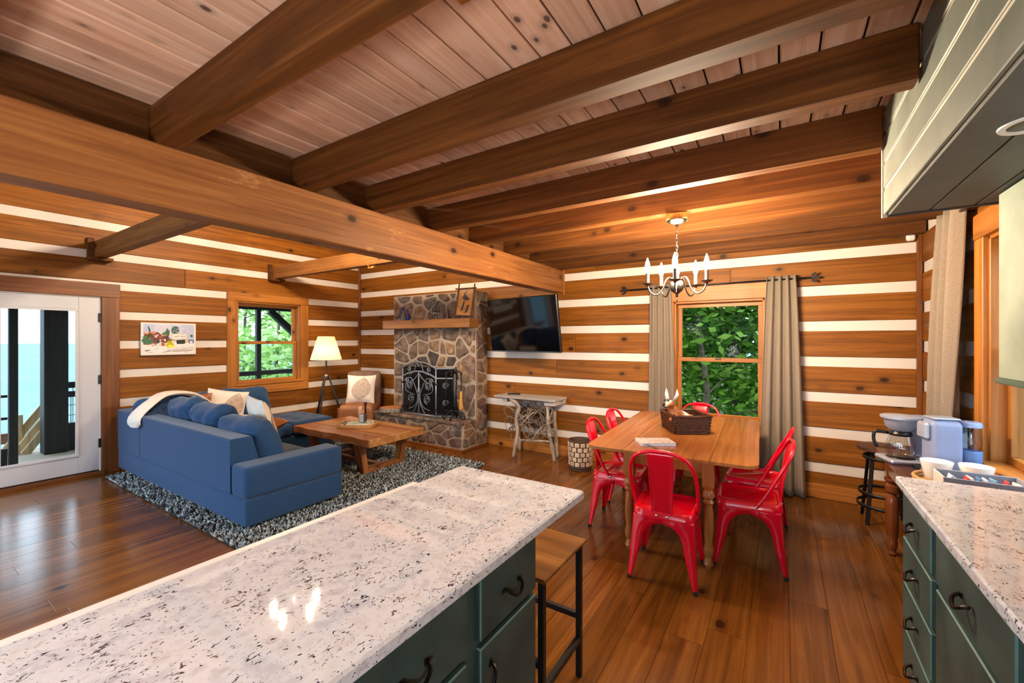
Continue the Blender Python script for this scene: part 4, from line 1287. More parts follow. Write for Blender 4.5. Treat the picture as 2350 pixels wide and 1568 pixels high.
polys = [((186, 194, 222), u(Qd(.04, .96, .35, .95))), ((206, 208, 224), u([(.2, .6), (.55, .55), (.5, .95), (.25, .95)])), ((198, 204, 226), u([(.55, .55), (.75, .6), (.72, .94), (.6, .95)])),
         ((52, 60, 56), u([(.14, .68), (.17, .68), (.15, .84), (.11, .9)])), ((60, 100, 70), u(E(.46, .68, .045, .14, 11, .25, 1))), ((54, 92, 84), u(E(.60, .78, .07, .13, 13, .18, 2))), ((70, 130, 86), u(E(.40, .66, .03, .06, 9, .2, 3))),
         ((86, 88, 40), u(E(.15, .55, .1, .14, 12, .2, 4))), ((74, 126, 100), u(E(.12, .42, .09, .12, 12, .25, 5))), ((104, 48, 30), u([(.05, .66), (.28, .7), (.36, .6), (.36, .42), (.05, .42)])), ((206, 130, 100), u([(.04, .7), (.27, .73), (.24, .66), (.04, .64)])),
         ((110, 46, 26), u([(.22, .56), (.29, .72), (.38, .56), (.38, .42), (.22, .42)])), ((214, 200, 210), u([(.22, .55), (.25, .63), (.31, .64), (.27, .55)])), ((196, 106, 66), u([(.36, .62), (.45, .64), (.42, .57)])), ((96, 50, 46), u([(.36, .58), (.46, .6), (.5, .52), (.5, .38), (.36, .38)])),
         ((222, 206, 206), u(Qd(.40, .43, .42, .5))), ((222, 206, 206), u(Qd(.32, .34, .43, .5))), ((44, 66, 60), u(E(.26, .42, .06, .07, 10, .2, 6))), ((58, 108, 76), u(E(.10, .45, .09, .13, 12, .25, 15))), ((64, 60, 30), u([(.10, .5), (.19, .52), (.17, .69), (.13, .68)])),
         ((232, 232, 228), u([(.04, .05), (.96, .05), (.96, .36), (.6, .4), (.3, .36), (.04, .3)])), ((218, 208, 206), u([(.35, .07), (.96, .16), (.96, .26), (.5, .18)])), ((186, 172, 168), u([(.34, .08), (.9, .11), (.96, .15), (.5, .15)])), ((206, 220, 208), u([(.2, .3), (.45, .26), (.5, .3), (.3, .34)])),
         ((196, 90, 70), u(E(.12, .34, .03, .03, 8, .3, 7))), ((186, 80, 56), u(E(.25, .36, .035, .04, 8, .3, 8))), ((206, 110, 100), u(E(.20, .3, .025, .025, 8, .3, 9))), ((190, 96, 70), u(E(.38, .33, .04, .06, 9, .3, 10))),
         ((36, 40, 28), u([(.62, .46), (.78, .48), (.83, .4), (.76, .34), (.63, .34)])), ((110, 110, 30), u(E(.52, .44, .07, .06, 11, .2, 11))), ((206, 204, 20), u(E(.50, .32, .08, .1, 12, .25, 12))), ((232, 226, 60), u(E(.53, .27, .07, .05, 10, .3, 13))), ((210, 206, 170), u(E(.56, .42, .04, .04, 9, .3, 14))),
         ((226, 208, 176), u([(.53, .65), (.82, .67), (.82, .5), (.54, .48)])), ((238, 230, 226), u([(.55, .63), (.80, .64), (.80, .53), (.56, .51)])), ((60, 74, 110), u([(.58, .575), (.68, .6), (.68, .585), (.58, .56)])), ((150, 90, 110), u([(.70, .595), (.79, .59), (.79, .575), (.70, .575)])), ((226, 190, 140), u(Qd(.79, .83, .38, .5))),
         ((110, 116, 150), u([(.84, .48), (.96, .48), (.96, .36), (.86, .36)])), ((236, 236, 240), u(Qd(.88, .93, .37, .43))), ((56, 110, 80), u(E(.91, .6, .035, .04, 9, .3, 16))), ((90, 88, 106), u([(.05, .15), (.15, .17), (.16, .155), (.09, .12)])), ((90, 88, 106), u([(.05, .09), (.2, .1), (.2, .09)]))]
R = random.Random(12)
PAL = {'sky': [(170, 180, 216), (206, 210, 230), (220, 214, 224)], 'leaf': [(46, 84, 62), (84, 120, 60), (60, 96, 90)], 'roof': [(150, 70, 44), (84, 40, 30), (214, 150, 120)], 'snow': [(222, 226, 232), (196, 206, 200), (206, 190, 196)], 'yellow': [(220, 214, 30), (150, 140, 30), (240, 236, 120)]}
for key, a0, a1, b0, b1, n_ in (('sky', .06, .94, .70, .93, 26), ('leaf', .05, .22, .36, .60, 16), ('leaf', .54, .66, .68, .88, 8), ('roof', .10, .48, .42, .64, 18), ('snow', .05, .95, .07, .30, 26), ('yellow', .42, .60, .24, .42, 12)):
    for k in range(n_):
        x_, z_ = R.uniform(a0, a1), R.uniform(b0, b1); l_, h_ = R.uniform(.012, .04), R.uniform(.006, .014)
        sl_ = R.uniform(-.03, .03) if key != 'sky' else R.uniform(-.08, .08)
        polys.append((R.choice(PAL[key]), u([(x_ - l_, z_ - h_ - sl_), (x_ + l_, z_ - h_ + sl_), (x_ + l_, z_ + h_ + sl_), (x_ - l_, z_ + h_ - sl_)])))
color_print('painted_picture', polys, TR(0, -.03, 0), t)

# ================================================================== dining table
t = thing('dining_table', 'maple drop-leaf dining table with turned legs under the chandelier', 'table', (-.705, 3.82, 0), rz=q(2.2))
MAPLE = wood('honey_maple_top', srgb(142, 84, 38), srgb(172, 108, 54), srgb(194, 130, 72), 'Y', rough=.24, grain=8, tone=.15, knots=False, spec=.5, bump=.02)
MAPLEL = wood('honey_maple_leg', srgb(132, 76, 34), srgb(164, 100, 48), srgb(188, 124, 66), 'Z', rough=.25, grain=8, tone=.15, knots=False)
HL = .885
def leaf_poly(x0, x1, r=.09, outer=1):
    a = []
    for (cx, cy, a0) in ((x1 - r, HL - r, 0), ):
        pass
    if outer > 0:
        c1 = [(x1 - r + r * math.cos(k * PI / 12), -HL + r + r * math.sin(k * PI / 12)) for k in range(-6, 1)]
        c2 = [(x1 - r + r * math.cos(k * PI / 12), HL - r + r * math.sin(k * PI / 12)) for k in range(0, 7)]
        return [(x0, -HL)] + c1 + c2 + [(x0, HL)]
    p = leaf_poly(-x1, -x0, r, 1)
    return [(-x, y) for x, y in p][::-1]
MB().prism([(-.278, -HL), (.278, -HL), (.278, HL), (-.278, HL)], .725, .745).build('centre_top', MAPLE, t)
MB().prism(leaf_poly(.281, .553), .725, .745).build('drop_leaf', MAPLE, t)
MB().prism(leaf_poly(-.553, -.281, outer=-1), .725, .745).build('drop_leaf', MAPLE, t)
for s in (-1, 1):
    MB().cbox(-.24, .24, s * .74 - .01, s * .74 + .01, .625, .725, .003).build('apron', MAPLEL, t)
    MB().cbox(s * .255 - .01, s * .255 + .01, -.72, .72, .625, .725, .003).build('apron', MAPLE, t)
    for sy in (-1, 1):
        lg = MB(); c = (s * .262, sy * .755, 0)
        lg.lathe([(0.0192, 0.0), (0.0235, .012), (0.0320, .03), (0.0235, .06), (0.0203, .075), (0.0320, .10), (0.0341, .13), (0.0235, .17), (0.0277, .20), (0.0330, .26), (0.0309, .36), (0.0235, .42), (0.0362, .44), (0.0235, .46), (0.0362, .475), (0.0362, .50), (0.0256, .52), (0.0362, .535), (0.0362, .545)], 18, c)
        lg.cbox(c[0] - .036, c[0] + .036, c[1] - .036, c[1] + .036, .545, .724, .004)
        lg.build('leg', MAPLEL, t, True, angle=35)

# wicker basket and the small dog figurine in it
WICK = plain('dark_brown_wicker', srgb(46, 24, 14), .35, vcol=srgb(92, 54, 34), vscale=60, bump=.4)
bk = thing('wicker_basket', 'dark brown woven wicker basket on the dining table', 'basket', (-.70, 3.83, .7455), rz=q(31))
MB().box(-.125, .125, -.14, .14, 0, .008).build('bottom', WICK, bk)
R = random.Random(2)
nl = 11
for k in range(nl):                              # woven courses
    z = .008 + .0125 * k; g = 1 + .10 * k / nl
    hx, hy = .135 * g, .155 * g
    pts = []
    loop = []
    for (x0, y0, x1, y1, n) in ((-hx, -hy, hx, -hy, 18), (hx, -hy, hx, hy, 20), (hx, hy, -hx, hy, 18), (-hx, hy, -hx, -hy, 20)):
        nx, ny = (y1 - y0), -(x1 - x0); L_ = math.hypot(nx, ny)
        for i in range(n):
            s = i / n; w_ = .004 * math.sin(i * PI + k * PI) if False else .0045 * (1 if (i + k) % 2 else -1)
            loop.append((x0 + (x1 - x0) * s + nx / L_ * w_, y0 + (y1 - y0) * s + ny / L_ * w_, z))
    MB().tube(loop + [loop[0]], .0068, 5, False).build('woven_course', WICK, bk, True)
for i in range(20):
    s = i / 20 * 4; e = int(s); f = (s - e) * 2 - 1
    base = [(f, -1), (1, f), (-f, 1), (-1, -f)][e]
    MB().tube([(base[0] * .135, base[1] * .155, 0), (base[0] * .149, base[1] * .171, .15)], .004, 5).build('stake', WICK, bk, True)
hx, hy = .150, .172
loop = [(-hx, -hy, .15), (0, -hy, .147), (hx, -hy, .15), (hx, 0, .147), (hx, hy, .15), (0, hy, .147), (-hx, hy, .15), (-hx, 0, .147), (-hx, -hy, .15)]
MB().tube(loop, .011, 7, False).build('rim', WICK, bk, True)
for k in range(5):
    x_ = -.04 + .02 * k
# dog figurine: one continuous skinned body lying in the basket, head raised
TOYB = NT('figurine_coat')
vec, raw = TOYB.coords((11, 11, 11), False)
n_ = TOYB.n('ShaderNodeTexNoise', Scale=1.0, Detail=1.5); TOYB.l(vec, n_.inputs['Vector'])
TOYB.l(TOYB.ramp(n_.outputs['Fac'], [(0.42, srgb(150, 86, 40)), (0.50, srgb(168, 104, 54)), (0.55, srgb(226, 214, 198)), (0.7, srgb(236, 228, 216))]), TOYB.b.inputs['Base Color'])
TOYB.b.inputs['Roughness'].default_value = .45
dog = thing('dog_figurine', 'painted brown and white puppy figurine lying in the wicker basket', 'figurine', (-.735, 3.765, .845), rz=q(25))
dog.scale = (1.35, 1.35, 1.3)
def ball(c, r, s=(1, 1, 1), n=14, M=None):
    m = MB(); prof = [(max(1e-4, math.cos(a) * r), math.sin(a) * r) for a in [(-PI / 2 + PI * k / 9) for k in range(10)]]
    m.lathe(prof, n, (0, 0, 0), False)
    m.v = [(x * s[0] + c[0], y * s[1] + c[1], z * s[2] + c[2]) for x, y, z in m.v]
    return m
def skinned(name, verts, edges, radii, mat, parent, root=0):
    me = bpy.data.meshes.new(name); me.from_pydata(verts, edges, [])
    o = bpy.data.objects.new(name, me); COL.objects.link(o); o.parent = parent
    me.materials.append(mat)
    sk = o.modifiers.new('skin', 'SKIN'); sk.use_smooth_shade = True
    for i, r_ in enumerate(radii):
        me.skin_vertices[0].data[i].radius = (r_, r_) if not isinstance(r_, tuple) else r_
        me.skin_vertices[0].data[i].use_root = (i == root)
    ss = o.modifiers.new('smooth', 'SUBSURF'); ss.levels = ss.render_levels = 2
    return o
# local -Y is towards the viewer; the puppy lies along X with its head to the left
dv = [(.055, .02, .03), (.0, .01, .035), (-.035, 0, .05), (-.05, -.012, .085), (-.058, -.02, .112), (-.085, -.045, .10),   # hip, belly, chest, neck, skull, muzzle
      (-.05, -.035, .02), (-.07, -.075, .008), (-.02, -.04, .02), (-.03, -.08, .008),                            # forelegs
      (.06, -.02, .02), (.03, -.045, .008), (.09, .03, .015), (.115, .02, .005)]                                    # hind leg, tail
de = [(0, 1), (1, 2), (2, 3), (3, 4), (4, 5), (2, 6), (6, 7), (2, 8), (8, 9), (0, 10), (10, 11), (0, 12), (12, 13)]
dr = [.034, .032, .031, .022, .034, .017, .014, .011, .014, .011, .017, .01, .010, .006]
skinned('body', dv, de, dr, TOYB.m, dog)
NOSE = plain('figurine_black', srgb(16, 14, 14), .3)
ball((-.104, -.061, .108), .009).build('nose', NOSE, dog, True)
for s in ((-.075, -.048, .128), (-.092, -.024, .128)):
    ball(s, .006).build('eye', NOSE, dog, True)
MB().tube(curve_pts([(-.110, -.050, .096), (-.098, -.068, .088), (-.080, -.072, .092)], 8), .004, 5).build('mouth', NOSE, dog, True)
WEAR = plain('figurine_ear', srgb(230, 222, 214), .5)
for (bx, by, tx, ty) in ((-.068, .004, -.072, .016), (-.036, -.03, -.020, -.034)):
    m = MB()
    m.add([(bx - .015, by - .012, .13), (bx + .015, by + .012, .13), (tx + .012, ty + .008, .165), (tx, ty, .205), (tx - .012, ty - .01, .165), (bx + .008, by - .014, .135), (tx + .008, ty - .012, .168)], [(0, 1, 2, 4), (2, 3, 4), (0, 4, 6, 5), (4, 3, 6), (5, 6, 2, 1), (6, 3, 2), (0, 5, 1)])
    m.build('ear', WEAR, dog, True)
# notebook with ribbon
t = thing('notebook', 'white hardcover guest notebook with navy ribbon on the dining table', 'notebook', (-.80, 3.24, .7455), rz=q(33))
MB().cbox(-.125, .125, -.085, .085, .0, .003, .001).build('cover', WHITEP, t); MB().cbox(-.125, .125, -.085, .085, .019, .022, .001).build('cover', plain('notebook_cover', srgb(232, 228, 224), .4), t)
MB().box(-.12, .122, -.081, .081, .003, .019).build('pages', plain('paper_edge', srgb(214, 222, 232), .7), t)
MB().box(-.127, -.123, -.085, .085, .0, .022).build('spine', WHITEP, t)
R = random.Random(4)
for k in range(9):
    x_, y_ = -.10 + .025 * k, (-.062 if k % 2 else .06) + R.uniform(-.01, .01)
    MB().add([(x_, y_, .0222), (x_ + .006, y_ - .012, .0222), (x_ + .012, y_, .0222), (x_ + .006, y_ + .016, .0222)], [(0, 1, 2, 3)]).build('printed_fir', plain('fir_print', srgb(96, 128, 108), .6), t)
MB().box(-.05, .045, -.003, .003, .0221, .0224).build('printed_title', plain('title_print', srgb(130, 110, 110), .6), t)
MB().grid(lambda a, b: (-.10 + .05 * a + .008 * math.sin(a * 3), -.086 - .085 * a, max(.001, .012 * (1 - a * 1.6) + .001) + b * 0, ) if b < .5 else (-.088 + .05 * a + .008 * math.sin(a * 3), -.086 - .085 * a + .006, max(.001, .012 * (1 - a * 1.6) + .001)), 8, 2).build('ribbon', plain('navy_ribbon', srgb(22, 30, 74), .5), t, True)

# ================================================================== red metal chairs
RED = plain('glossy_red_metal', srgb(224, 5, 38), 0.2, spec=.5, coat=.25)
RUB = plain('black_rubber_foot', srgb(14, 14, 14), .7)
BOLT = plain('bolt_steel', srgb(200, 196, 190), .25, metal=1)
def make_chair(label, group):
    t = thing('metal_dining_chair', label, 'chair', (0, 0, 0), group=group)
    # seat pan: rounded square with rolled edge
    def rsq(hx, hyf, hyb, r, z, n=6):
        out = []
        for (cx, cy, a0) in ((hx - r, hyf - r, 0), (-hx + r, hyf - r, PI / 2), (-hx * .94 + r, -hyb + r, PI), (hx * .94 - r, -hyb + r, 1.5 * PI)):
            for k in range(n + 1):
                a = a0 + k * PI / 2 / n
                out.append((cx + r * math.cos(a), cy + r * math.sin(a), z))
        return out
    rings = [rsq(.165, .165, .165, .06, .440), rsq(.172, .172, .172, .062, .450), rsq(.184, .184, .184, .065, .452), rsq(.190, .190, .190, .067, .446), rsq(.192, .192, .192, .068, .425), rsq(.196, .196, .196, .068, .418), rsq(.196, .196, .196, .068, .400)]
    m = MB(); n = len(rings[0]); vs = [p for r_ in rings for p in r_]
    fs = [tuple(range(n))]
    for i in range(len(rings) - 1):
        for k in range(n): fs.append((i * n + k, (i + 1) * n + k, (i + 1) * n + (k + 1) % n, i * n + (k + 1) % n))
    m.add(vs, fs); m.build('seat', RED, t, True, angle=50)
    # pressed sheet legs, arching into one another under the seat
    top = .405
    for sx in (-1, 1):
        for sy in (-1, 1):
            foot = Vector((sx * .205, sy * (.215), 0.012)); cor = Vector((sx * .178, sy * .178, top))
            zs = [0, .03, .08, .15, .22, .28, .32, .345, .362, .374, .384, .393, .405]
            def wid(z):
                if z < .22: return .020 + .040 * z / .22
                s = (z - .22) / (.374 - .22)
                return .060 + (.178 - .060) * (1 - math.sqrt(max(0, 1 - min(1, s) ** 2.6)))
            m = MB(); vs = []
            for z in zs:
                c = foot.lerp(cor, z / top); c.z = max(.012, z) if z else .012
                w_ = wid(z); b_ = .012
                a = Vector((-sx, 0, 0)); d = Vector((0, -sy, 0))
                dep = .5
                vs += [tuple(c + a * w_), tuple(c + a * (w_ * .45 + b_ * .5)), tuple(c + a * b_), tuple(c + d * b_ ), tuple(c + d * (w_ * .45 + b_ * .5)), tuple(c + d * w_)]
            fs = []
            for i in range(len(zs) - 1):
                for k in range(5):
                    f = (i * 6 + k, i * 6 + k + 1, (i + 1) * 6 + k + 1, (i + 1) * 6 + k)
                    fs.append(f if sx * sy > 0 else f[::-1])
            m.add(vs, fs)
            lg = m.build('leg', RED, t, True, angle=60); solidify(lg, .0045)
            f_ = MB().cbox(-.013, .013, -.013, .013, -.012, .010, .004); fo_ = f_.build('rubber_foot', RUB, None, center=False)
            fo_.parent = lg; fo_.location = Vector((sx * .196, sy * .206, .0125)) - Vector(lg.location)
    # back hoop and splat
    hp = [(.190, -.04, .425), (.196, -.07, .47), (.200, -.12, .56), (.197, -.17, .66), (.182, -.215, .74), (.145, -.243, .80), (.08, -.258, .832), (0, -.262, .842)]
    hp = hp + [(-x, y, z) for x, y, z in hp[-2::-1]]
    MB().tube(curve_pts(hp, 56), .0115, 8).build('back_hoop', RED, t, True)
    def sp(u_, v_):
        z = .435 + .395 * v_; y = -.182 - .080 * v_ ** 1.1
        x = (u_ * 2 - 1) * (.062 + .016 * v_)
        e = .004 if (.12 < u_ < .88 and .12 < v_ < .9) else 0
        if abs(u_ - .5) > .47: e = -.006
        return (x, y + e - .002 + .012 * math.sin(PI * v_), z)
    s_ = MB().grid(sp, 17, 18).build('back_splat', RED, t, True); solidify(s_, .003)
    for (x, y, z, rx, rz) in ((.032, -.197, .425, PI / 2, 0), (-.032, -.197, .425, PI / 2, 0), (.198, -.04, .43, PI / 2, PI / 2), (-.198, -.04, .43, PI / 2, PI / 2)):
        MB().lathe([(.008, -.004), (.008, .003), (.004, .005)], 10, M=TR(x, y, z, rx=rx, rz=rz if x > 0 or rz == 0 else -rz)).build('bolt', BOLT, t, True, angle=40)
    return t
GR = 'red metal chairs round the dining table'
ch0 = make_chair('red metal chair at the near end of the dining table, back to the viewer', GR)
ch0.location = (-.64, 2.90, 0); ch0.rotation_euler = (0, 0, q(3))
for (x, y, rz, lab) in ((-1.13, 3.45, -90 + 4, 'red metal chair on the left of the table, nearer to the viewer'), (-1.15, 3.99, -90 - 3, 'red metal chair on the left of the table, beside the bark basket'),
                        (-.20, 3.36, 90 + 5, 'red metal chair on the right of the table, nearer to the viewer'), (-.19, 3.88, 90 - 3, 'red metal chair on the right of the table, beside the long curtain'),
                        (-.735, 4.62, 180, 'red metal chair at the far end of the table under the window')):
    clone(ch0, (x, y, 0), q(rz), lab, GR)

# ================================================================== chandeliers
def make_chandelier(label, loc, power, drop, rz=0.0, block=True):
    t = thing('candle_chandelier', label, 'chandelier', loc, rz=rz)
    if block: MB().cbox(-.055, .055, -.07, .07, .0, .045, .003).build('mounting_block', TRIMW('X'), t)
    MB().lathe([(.07, 0), (.068, -.006), (.045, -.022), (.012, -.03), (.010, -.045)], 24).build('canopy', STEELM, t, True, angle=40)
    z = -.045; k = 0
    while z > -drop + .02:
        M = TR(0, 0, z - .014, rz=(k % 2) * PI / 2)
        MB().tube([(.007 * math.cos(a * .6), 0, .017 * math.sin(a * .6)) for a in range(12)], .0022, 5, M=M).build('chain_link', STEELM, t, True)
        z -= .027; k += 1
    zb = -drop
    MB().lathe([(.004, 0), (.010, -.01), (.006, -.03), (.012, -.05), (.024, -.085), (.014, -.125), (.012, -.145), (.022, -.155), (.040, -.175), (.047, -.205), (.040, -.235), (.022, -.25), (.008, -.262), (.010, -.275), (.004, -.285)], 20, (0, 0, zb)).build('stem', STEELM, t, True)
    MB().tube([(0.012 * math.cos(a * .6), 0, zb - .30 + .016 * math.sin(a * .6)) for a in range(12)], .003, 6).build('ring', STEELM, t, True)
    area = .0062
    glow = emitter('candle_bulb_glow_%d' % len(bpy.data.materials), (1.0, .80, .56), power / (PI * area))
    for k in range(5):
        a = 2 * PI * k / 5
        arm = thing_part('arm', t); arm.rotation_euler = (0, 0, a)
        MB().tube(curve_pts([(.02, 0, zb - .165), (.05, 0, zb - .140), (.075, 0, zb - .16), (.10, 0, zb - .225), (.14, 0, zb - .265), (.185, 0, zb - .245), (.205, 0, zb - .195)], 24), .0055, 7).build('arm_tube', STEELM, arm, True)
        MB().lathe([(.006, zb - .205), (.012, zb - .195), (.040, zb - .183), (.041, zb - .179), (.012, zb - .184)], 18, (.205, 0, 0)).build('drip_pan', STEELM, arm, True, angle=40)
        MB().lathe([(.0125, zb - .184), (.0125, zb - .105)], 12, (.205, 0, 0)).build('candle_sleeve', plain('candle_sleeve_grey', srgb(70, 64, 58), .5), arm, True, angle=40)
        MB().lathe([(.008, zb - .105), (.015, zb - .085), (.018, zb - .062), (.014, zb - .035), (.006, zb - .012), (.0015, zb + .003)], 8, (.205, 0, 0)).build('bulb', glow, arm, True)
    return t
make_chandelier('lit five-arm pewter candle chandelier over the dining table', (-.64, 3.205, ZJ - .046), P_CHANDELIER, .27, rz=q(-82))
make_chandelier('lit five-arm pewter candle chandelier over the living room', (-4.16, 2.43, 4.46), P_VAULT, 1.40, rz=q(8), block=False)

# globe lamps added unseen behind the viewer as fill for the kitchen
def pendant(label, x, y, p):
    t = thing('fill_globe_pendant', label, 'fill light', (x, y, ZC))
    MB().lathe([(.06, 0), (.06, -.02), (.01, -.03)], 20).build('canopy', STEELM, t, True, angle=40)
    MB().tube([(0, 0, -.02), (0, 0, -.66)], .006, 8).build('stem', STEELM, t, True)
    r = .14
    ball((0, 0, -.66 - r), r, n=12).build('glass_globe', emitter('fill_globe_glow_%d' % len(bpy.data.materials), NEUTRAL, p / (PI * 4 * PI * r * r)), t, True)
    return t
pendant('round white globe pendant added as fill light behind the viewer near the main beam', -1.95, -1.4, P_KITCHEN_FILL * .45)
def fill_lamp(label, x, y, p):  # unseen lamps added on the counters to light the ceiling from below
    t = thing('fill_globe_lamp', label, 'table lamp', (x, y, .911))
    MB().lathe([(.07, 0), (.07, .012), (.012, .025), (.012, .20), (.03, .21)], 20).build('base', STEELM, t, True, angle=40)
    ball((0, 0, .335), .13, n=12).build('glass_globe', emitter('fill_lamp_glow_%d' % len(bpy.data.materials), NEUTRAL, p / (PI * 4 * PI * .13 ** 2)), t, True)
    return t
fill_lamp('round white globe lamp added as fill light on the island behind the viewer', -1.0, -.95, P_KITCHEN_FILL)
fill_lamp('round white globe lamp added as fill light on the right counter behind the viewer', .76, -.55, P_KITCHEN_FILL * .8)
m = MB(); m.cbox(-.85, -.74, .90, 1.035, ZC - .05, ZC - .001, .003); o = m.build('mounting_block', TRIMW('X')); tag(o, 'short orange wooden mounting block on the ceiling boards between two joists', 'block')

# ================================================================== curtains
TAUPE = fabric('taupe_linen', srgb(124, 110, 95), srgb(150, 135, 118))
def leaf_finial(par, M):
    m = MB()
    for (a, b) in ((0.0, .075), (.75, .062), (-.75, .062)):
        c, s = math.cos(a), math.sin(a)
        pts = [(0, 0), (.4, .32), (.75, .25), (1, 0), (.75, -.25), (.4, -.32)]
        top = [((.012 + b * p[0]) * c - b * .6 * p[1] * s, (.012 + b * p[0]) * s + b * .6 * p[1] * c) for p in pts]
        m.add([(x, -.003, z) for x, z in top] + [(x, .003, z) for x, z in top], [(5, 4, 3, 2, 1, 0), (6, 7, 8, 9, 10, 11)] + [(i, (i + 1) % 6, 6 + (i + 1) % 6, 6 + i) for i in range(6)], M)
    m.tube([(-.05, 0, 0), (.012, 0, 0)], .009, 7, M=M)
    return m.build('leaf_finial', BLACKM, par)
t = thing('curtain_rod', 'black curtain rod with leaf finials above the dining window', 'curtain rod', (0, YB - .075, 2.105))
MB().tube([(-1.52, 0, 0), (.20, 0, .01)], .009, 8).build('rod', BLACKM, t, True)
leaf_finial(t, TR(.22, 0, .01)); leaf_finial(t, TR(-1.54, 0, 0, rz=PI))
for x in (-1.36, .13): MB().tube([(x, 0, 0), (x, .073, 0)], .007, 6).build('bracket', BLACKM, t, True)

def curtain(label, p0, p1, b0, b1, ztop, zbot, folds, amp, nrm, seed, mat=TAUPE, pinch=None):
    """hanging panel; p0-p1 its top edge, b0-b1 its hem in plan"""
    t = thing('window_curtain', label, 'curtain', (0, 0, 0))
    R_ = random.Random(seed); ph = R_.uniform(0, 6)
    nx = Vector((*nrm, 0)).normalized()
    def fn(u_, v_):
        a = Vector((*p0, 0)).lerp(Vector((*p1, 0)), u_); b = Vector((*b0, 0)).lerp(Vector((*b1, 0)), u_)
        p = a.lerp(b, v_ ** .8)
        s = math.sin(2 * PI * folds * u_ + .5 * math.sin(3 * v_ + ph)) + .25 * math.sin(4 * PI * folds * u_ + ph + v_)
        A = amp * (.75 + .35 * v_)
        p = p + nx * (s * A)
        p.z = ztop + (zbot - ztop) * v_
        return tuple(p)
    o = MB().grid(fn, 64, 26).build('cloth', mat, t, True); solidify(o, .003)
    return t
curtain('taupe curtain panel left of the dining window', (-1.28, YB - .075), (-1.05, YB - .075), (-1.30, YB - .08), (-.99, YB - .08), 2.14, .02, 4, .022, (0, 1), 1)
curtain('long taupe curtain panel right of the dining window', (-.13, YB - .075), (.11, YB - .075), (-.20, YB - .14), (.19, YB - .10), 2.15, .012, 4, .030, (0, 1), 2)
t = thing('curtain_rod', 'black curtain rod above the kitchen window', 'curtain rod', (XR - .075, 0, 2.33))
MB().tube([(0, 2.72, 0), (0, 4.25, 0)], .009, 8).build('rod', BLACKM, t, True)
MB().tube([(0, 3.80, 0), (.073, 3.80, 0)], .007, 6).build('bracket', BLACKM, t, True)
curtain('grey-taupe curtain panel beside the kitchen window', (XR - .075, 4.17), (XR - .075, 3.74), (XR - .10, 4.30), (XR - .10, 3.80), 2.38, .75, 3, .045, (1, 0), 3)
o = MB().cbox(-.03, .03, -.03, .03, -.045, .045, .012).build('motion_sensor', WHITEP)
o.location = (XR - .075, YB - .035, 2.43); tag(o, 'small white motion sensor in the upper corner of the log wall', 'sensor')

# ================================================================== kitchen island
def bail_handle(par, M, s=1.0):
    m = MB()
    s *= .85
    m.tube(curve_pts([(-.052 * s, -.004, 0), (-.045 * s, -.008, .004), (-.036 * s, -.024, -.006), (0, -.030, -.022), (.036 * s, -.024, -.006), (.045 * s, -.008, .004), (.052 * s, -.004, 0)], 20), [.006, .007, .006] + [.0055] * 15 + [.006, .007, .006], 7, M=M)
    for k in (-1, 1):
        m.add([(k * .038 * s, -.003, .009), (k * .050 * s, -.004, .008), (k * .074 * s, -.004, .0), (k * .050 * s, -.004, -.008), (k * .038 * s, -.003, -.009), (k * .05 * s, -.011, 0)], [(0, 1, 5), (1, 2, 5), (2, 3, 5), (3, 4, 5), (4, 0, 5)] if k < 0 else [(1, 0, 5), (2, 1, 5), (3, 2, 5), (4, 3, 5), (0, 4, 5)], M)
    return m.build('handle', plain('oil_rubbed_bronze', srgb(26, 18, 16), .35, metal=.6), par, True, angle=40)
WORN = plain('worn_teal_edge', srgb(84, 122, 118), .5, var=.15, vscale=20)
def front(par, name, face, y0, y1, z0, z1, sgn, handle='h', vert_at=None):
    """slab front of a drawer or door on the plane x = face, looking towards sgn*X"""
    x0, x1 = sorted((face, face + sgn * .02))
    m = MB(); m.cbox(x0, x1, y0, y1, z0, z1, .004, edge=1)
    o = m.build(name, [GREENP, WORN], par)
    rz = PI / 2 if sgn > 0 else -PI / 2
    cy_, cz_ = (y0 + y1) / 2, (z0 + z1) / 2
    if handle == 'v': cy_, cz_ = vert_at
    M = TR(x1 if sgn > 0 else x0, cy_, cz_, rz=rz, ry=PI / 2 if handle == 'v' else 0) - Matrix() * 0
    off = Matrix.Translation(-Vector(o.location)) @ M
    h = bail_handle(o, off)
    return o
isl = thing('kitchen_island', 'dark teal kitchen island cabinet with drawers and bronze handles', 'cabinet', (0, 0, 0))
IX = -.735
m = MB(); m.box(-1.27, IX, YF + .8, 1.28, .09, .872); m.build('carcass', GREENP, isl)
m = MB(); m.box(-1.22, IX - .06, YF + .8, 1.24, 0, .09); m.build('toe_kick', BLACKM, isl)
front(isl, 'drawer', IX, .955, 1.272, .665, .845, 1)
front(isl, 'door', IX, .955, 1.272, .11, .645, 1, 'v', (1.0, .54))
front(isl, 'drawer', IX, .50, .895, .665, .845, 1)
front(isl, 'door', IX, .50, .895, .11, .645, 1, 'v', (.85, .54))
front(isl, 'drawer', IX, .05, .445, .665, .845, 1)
front(isl, 'door', IX, .05, .445, .11, .645, 1, 'v', (.40, .54))
def worktop(name, lab, x0, x1, y0, y1, z0=.874, z1=.91):
    m = MB(); m.cbox(x0, x1, y0, y1, z0, z1, .006)
    return tag(m.build(name, GRANITE), lab, 'worktop')
worktop('granite_worktop', 'white granite worktop with dark flecks on the kitchen island', -1.312, -.675, YF + .75, 1.597)
m = MB(); m.cbox(-1.345, -1.313, YF + .75, 1.31, .86, .908, .004)
tag(m.build('counter_ledge', plain('polished_white_edge', srgb(240, 238, 236), .2)), 'narrow white ledge along the far edge of the island worktop', 'ledge')

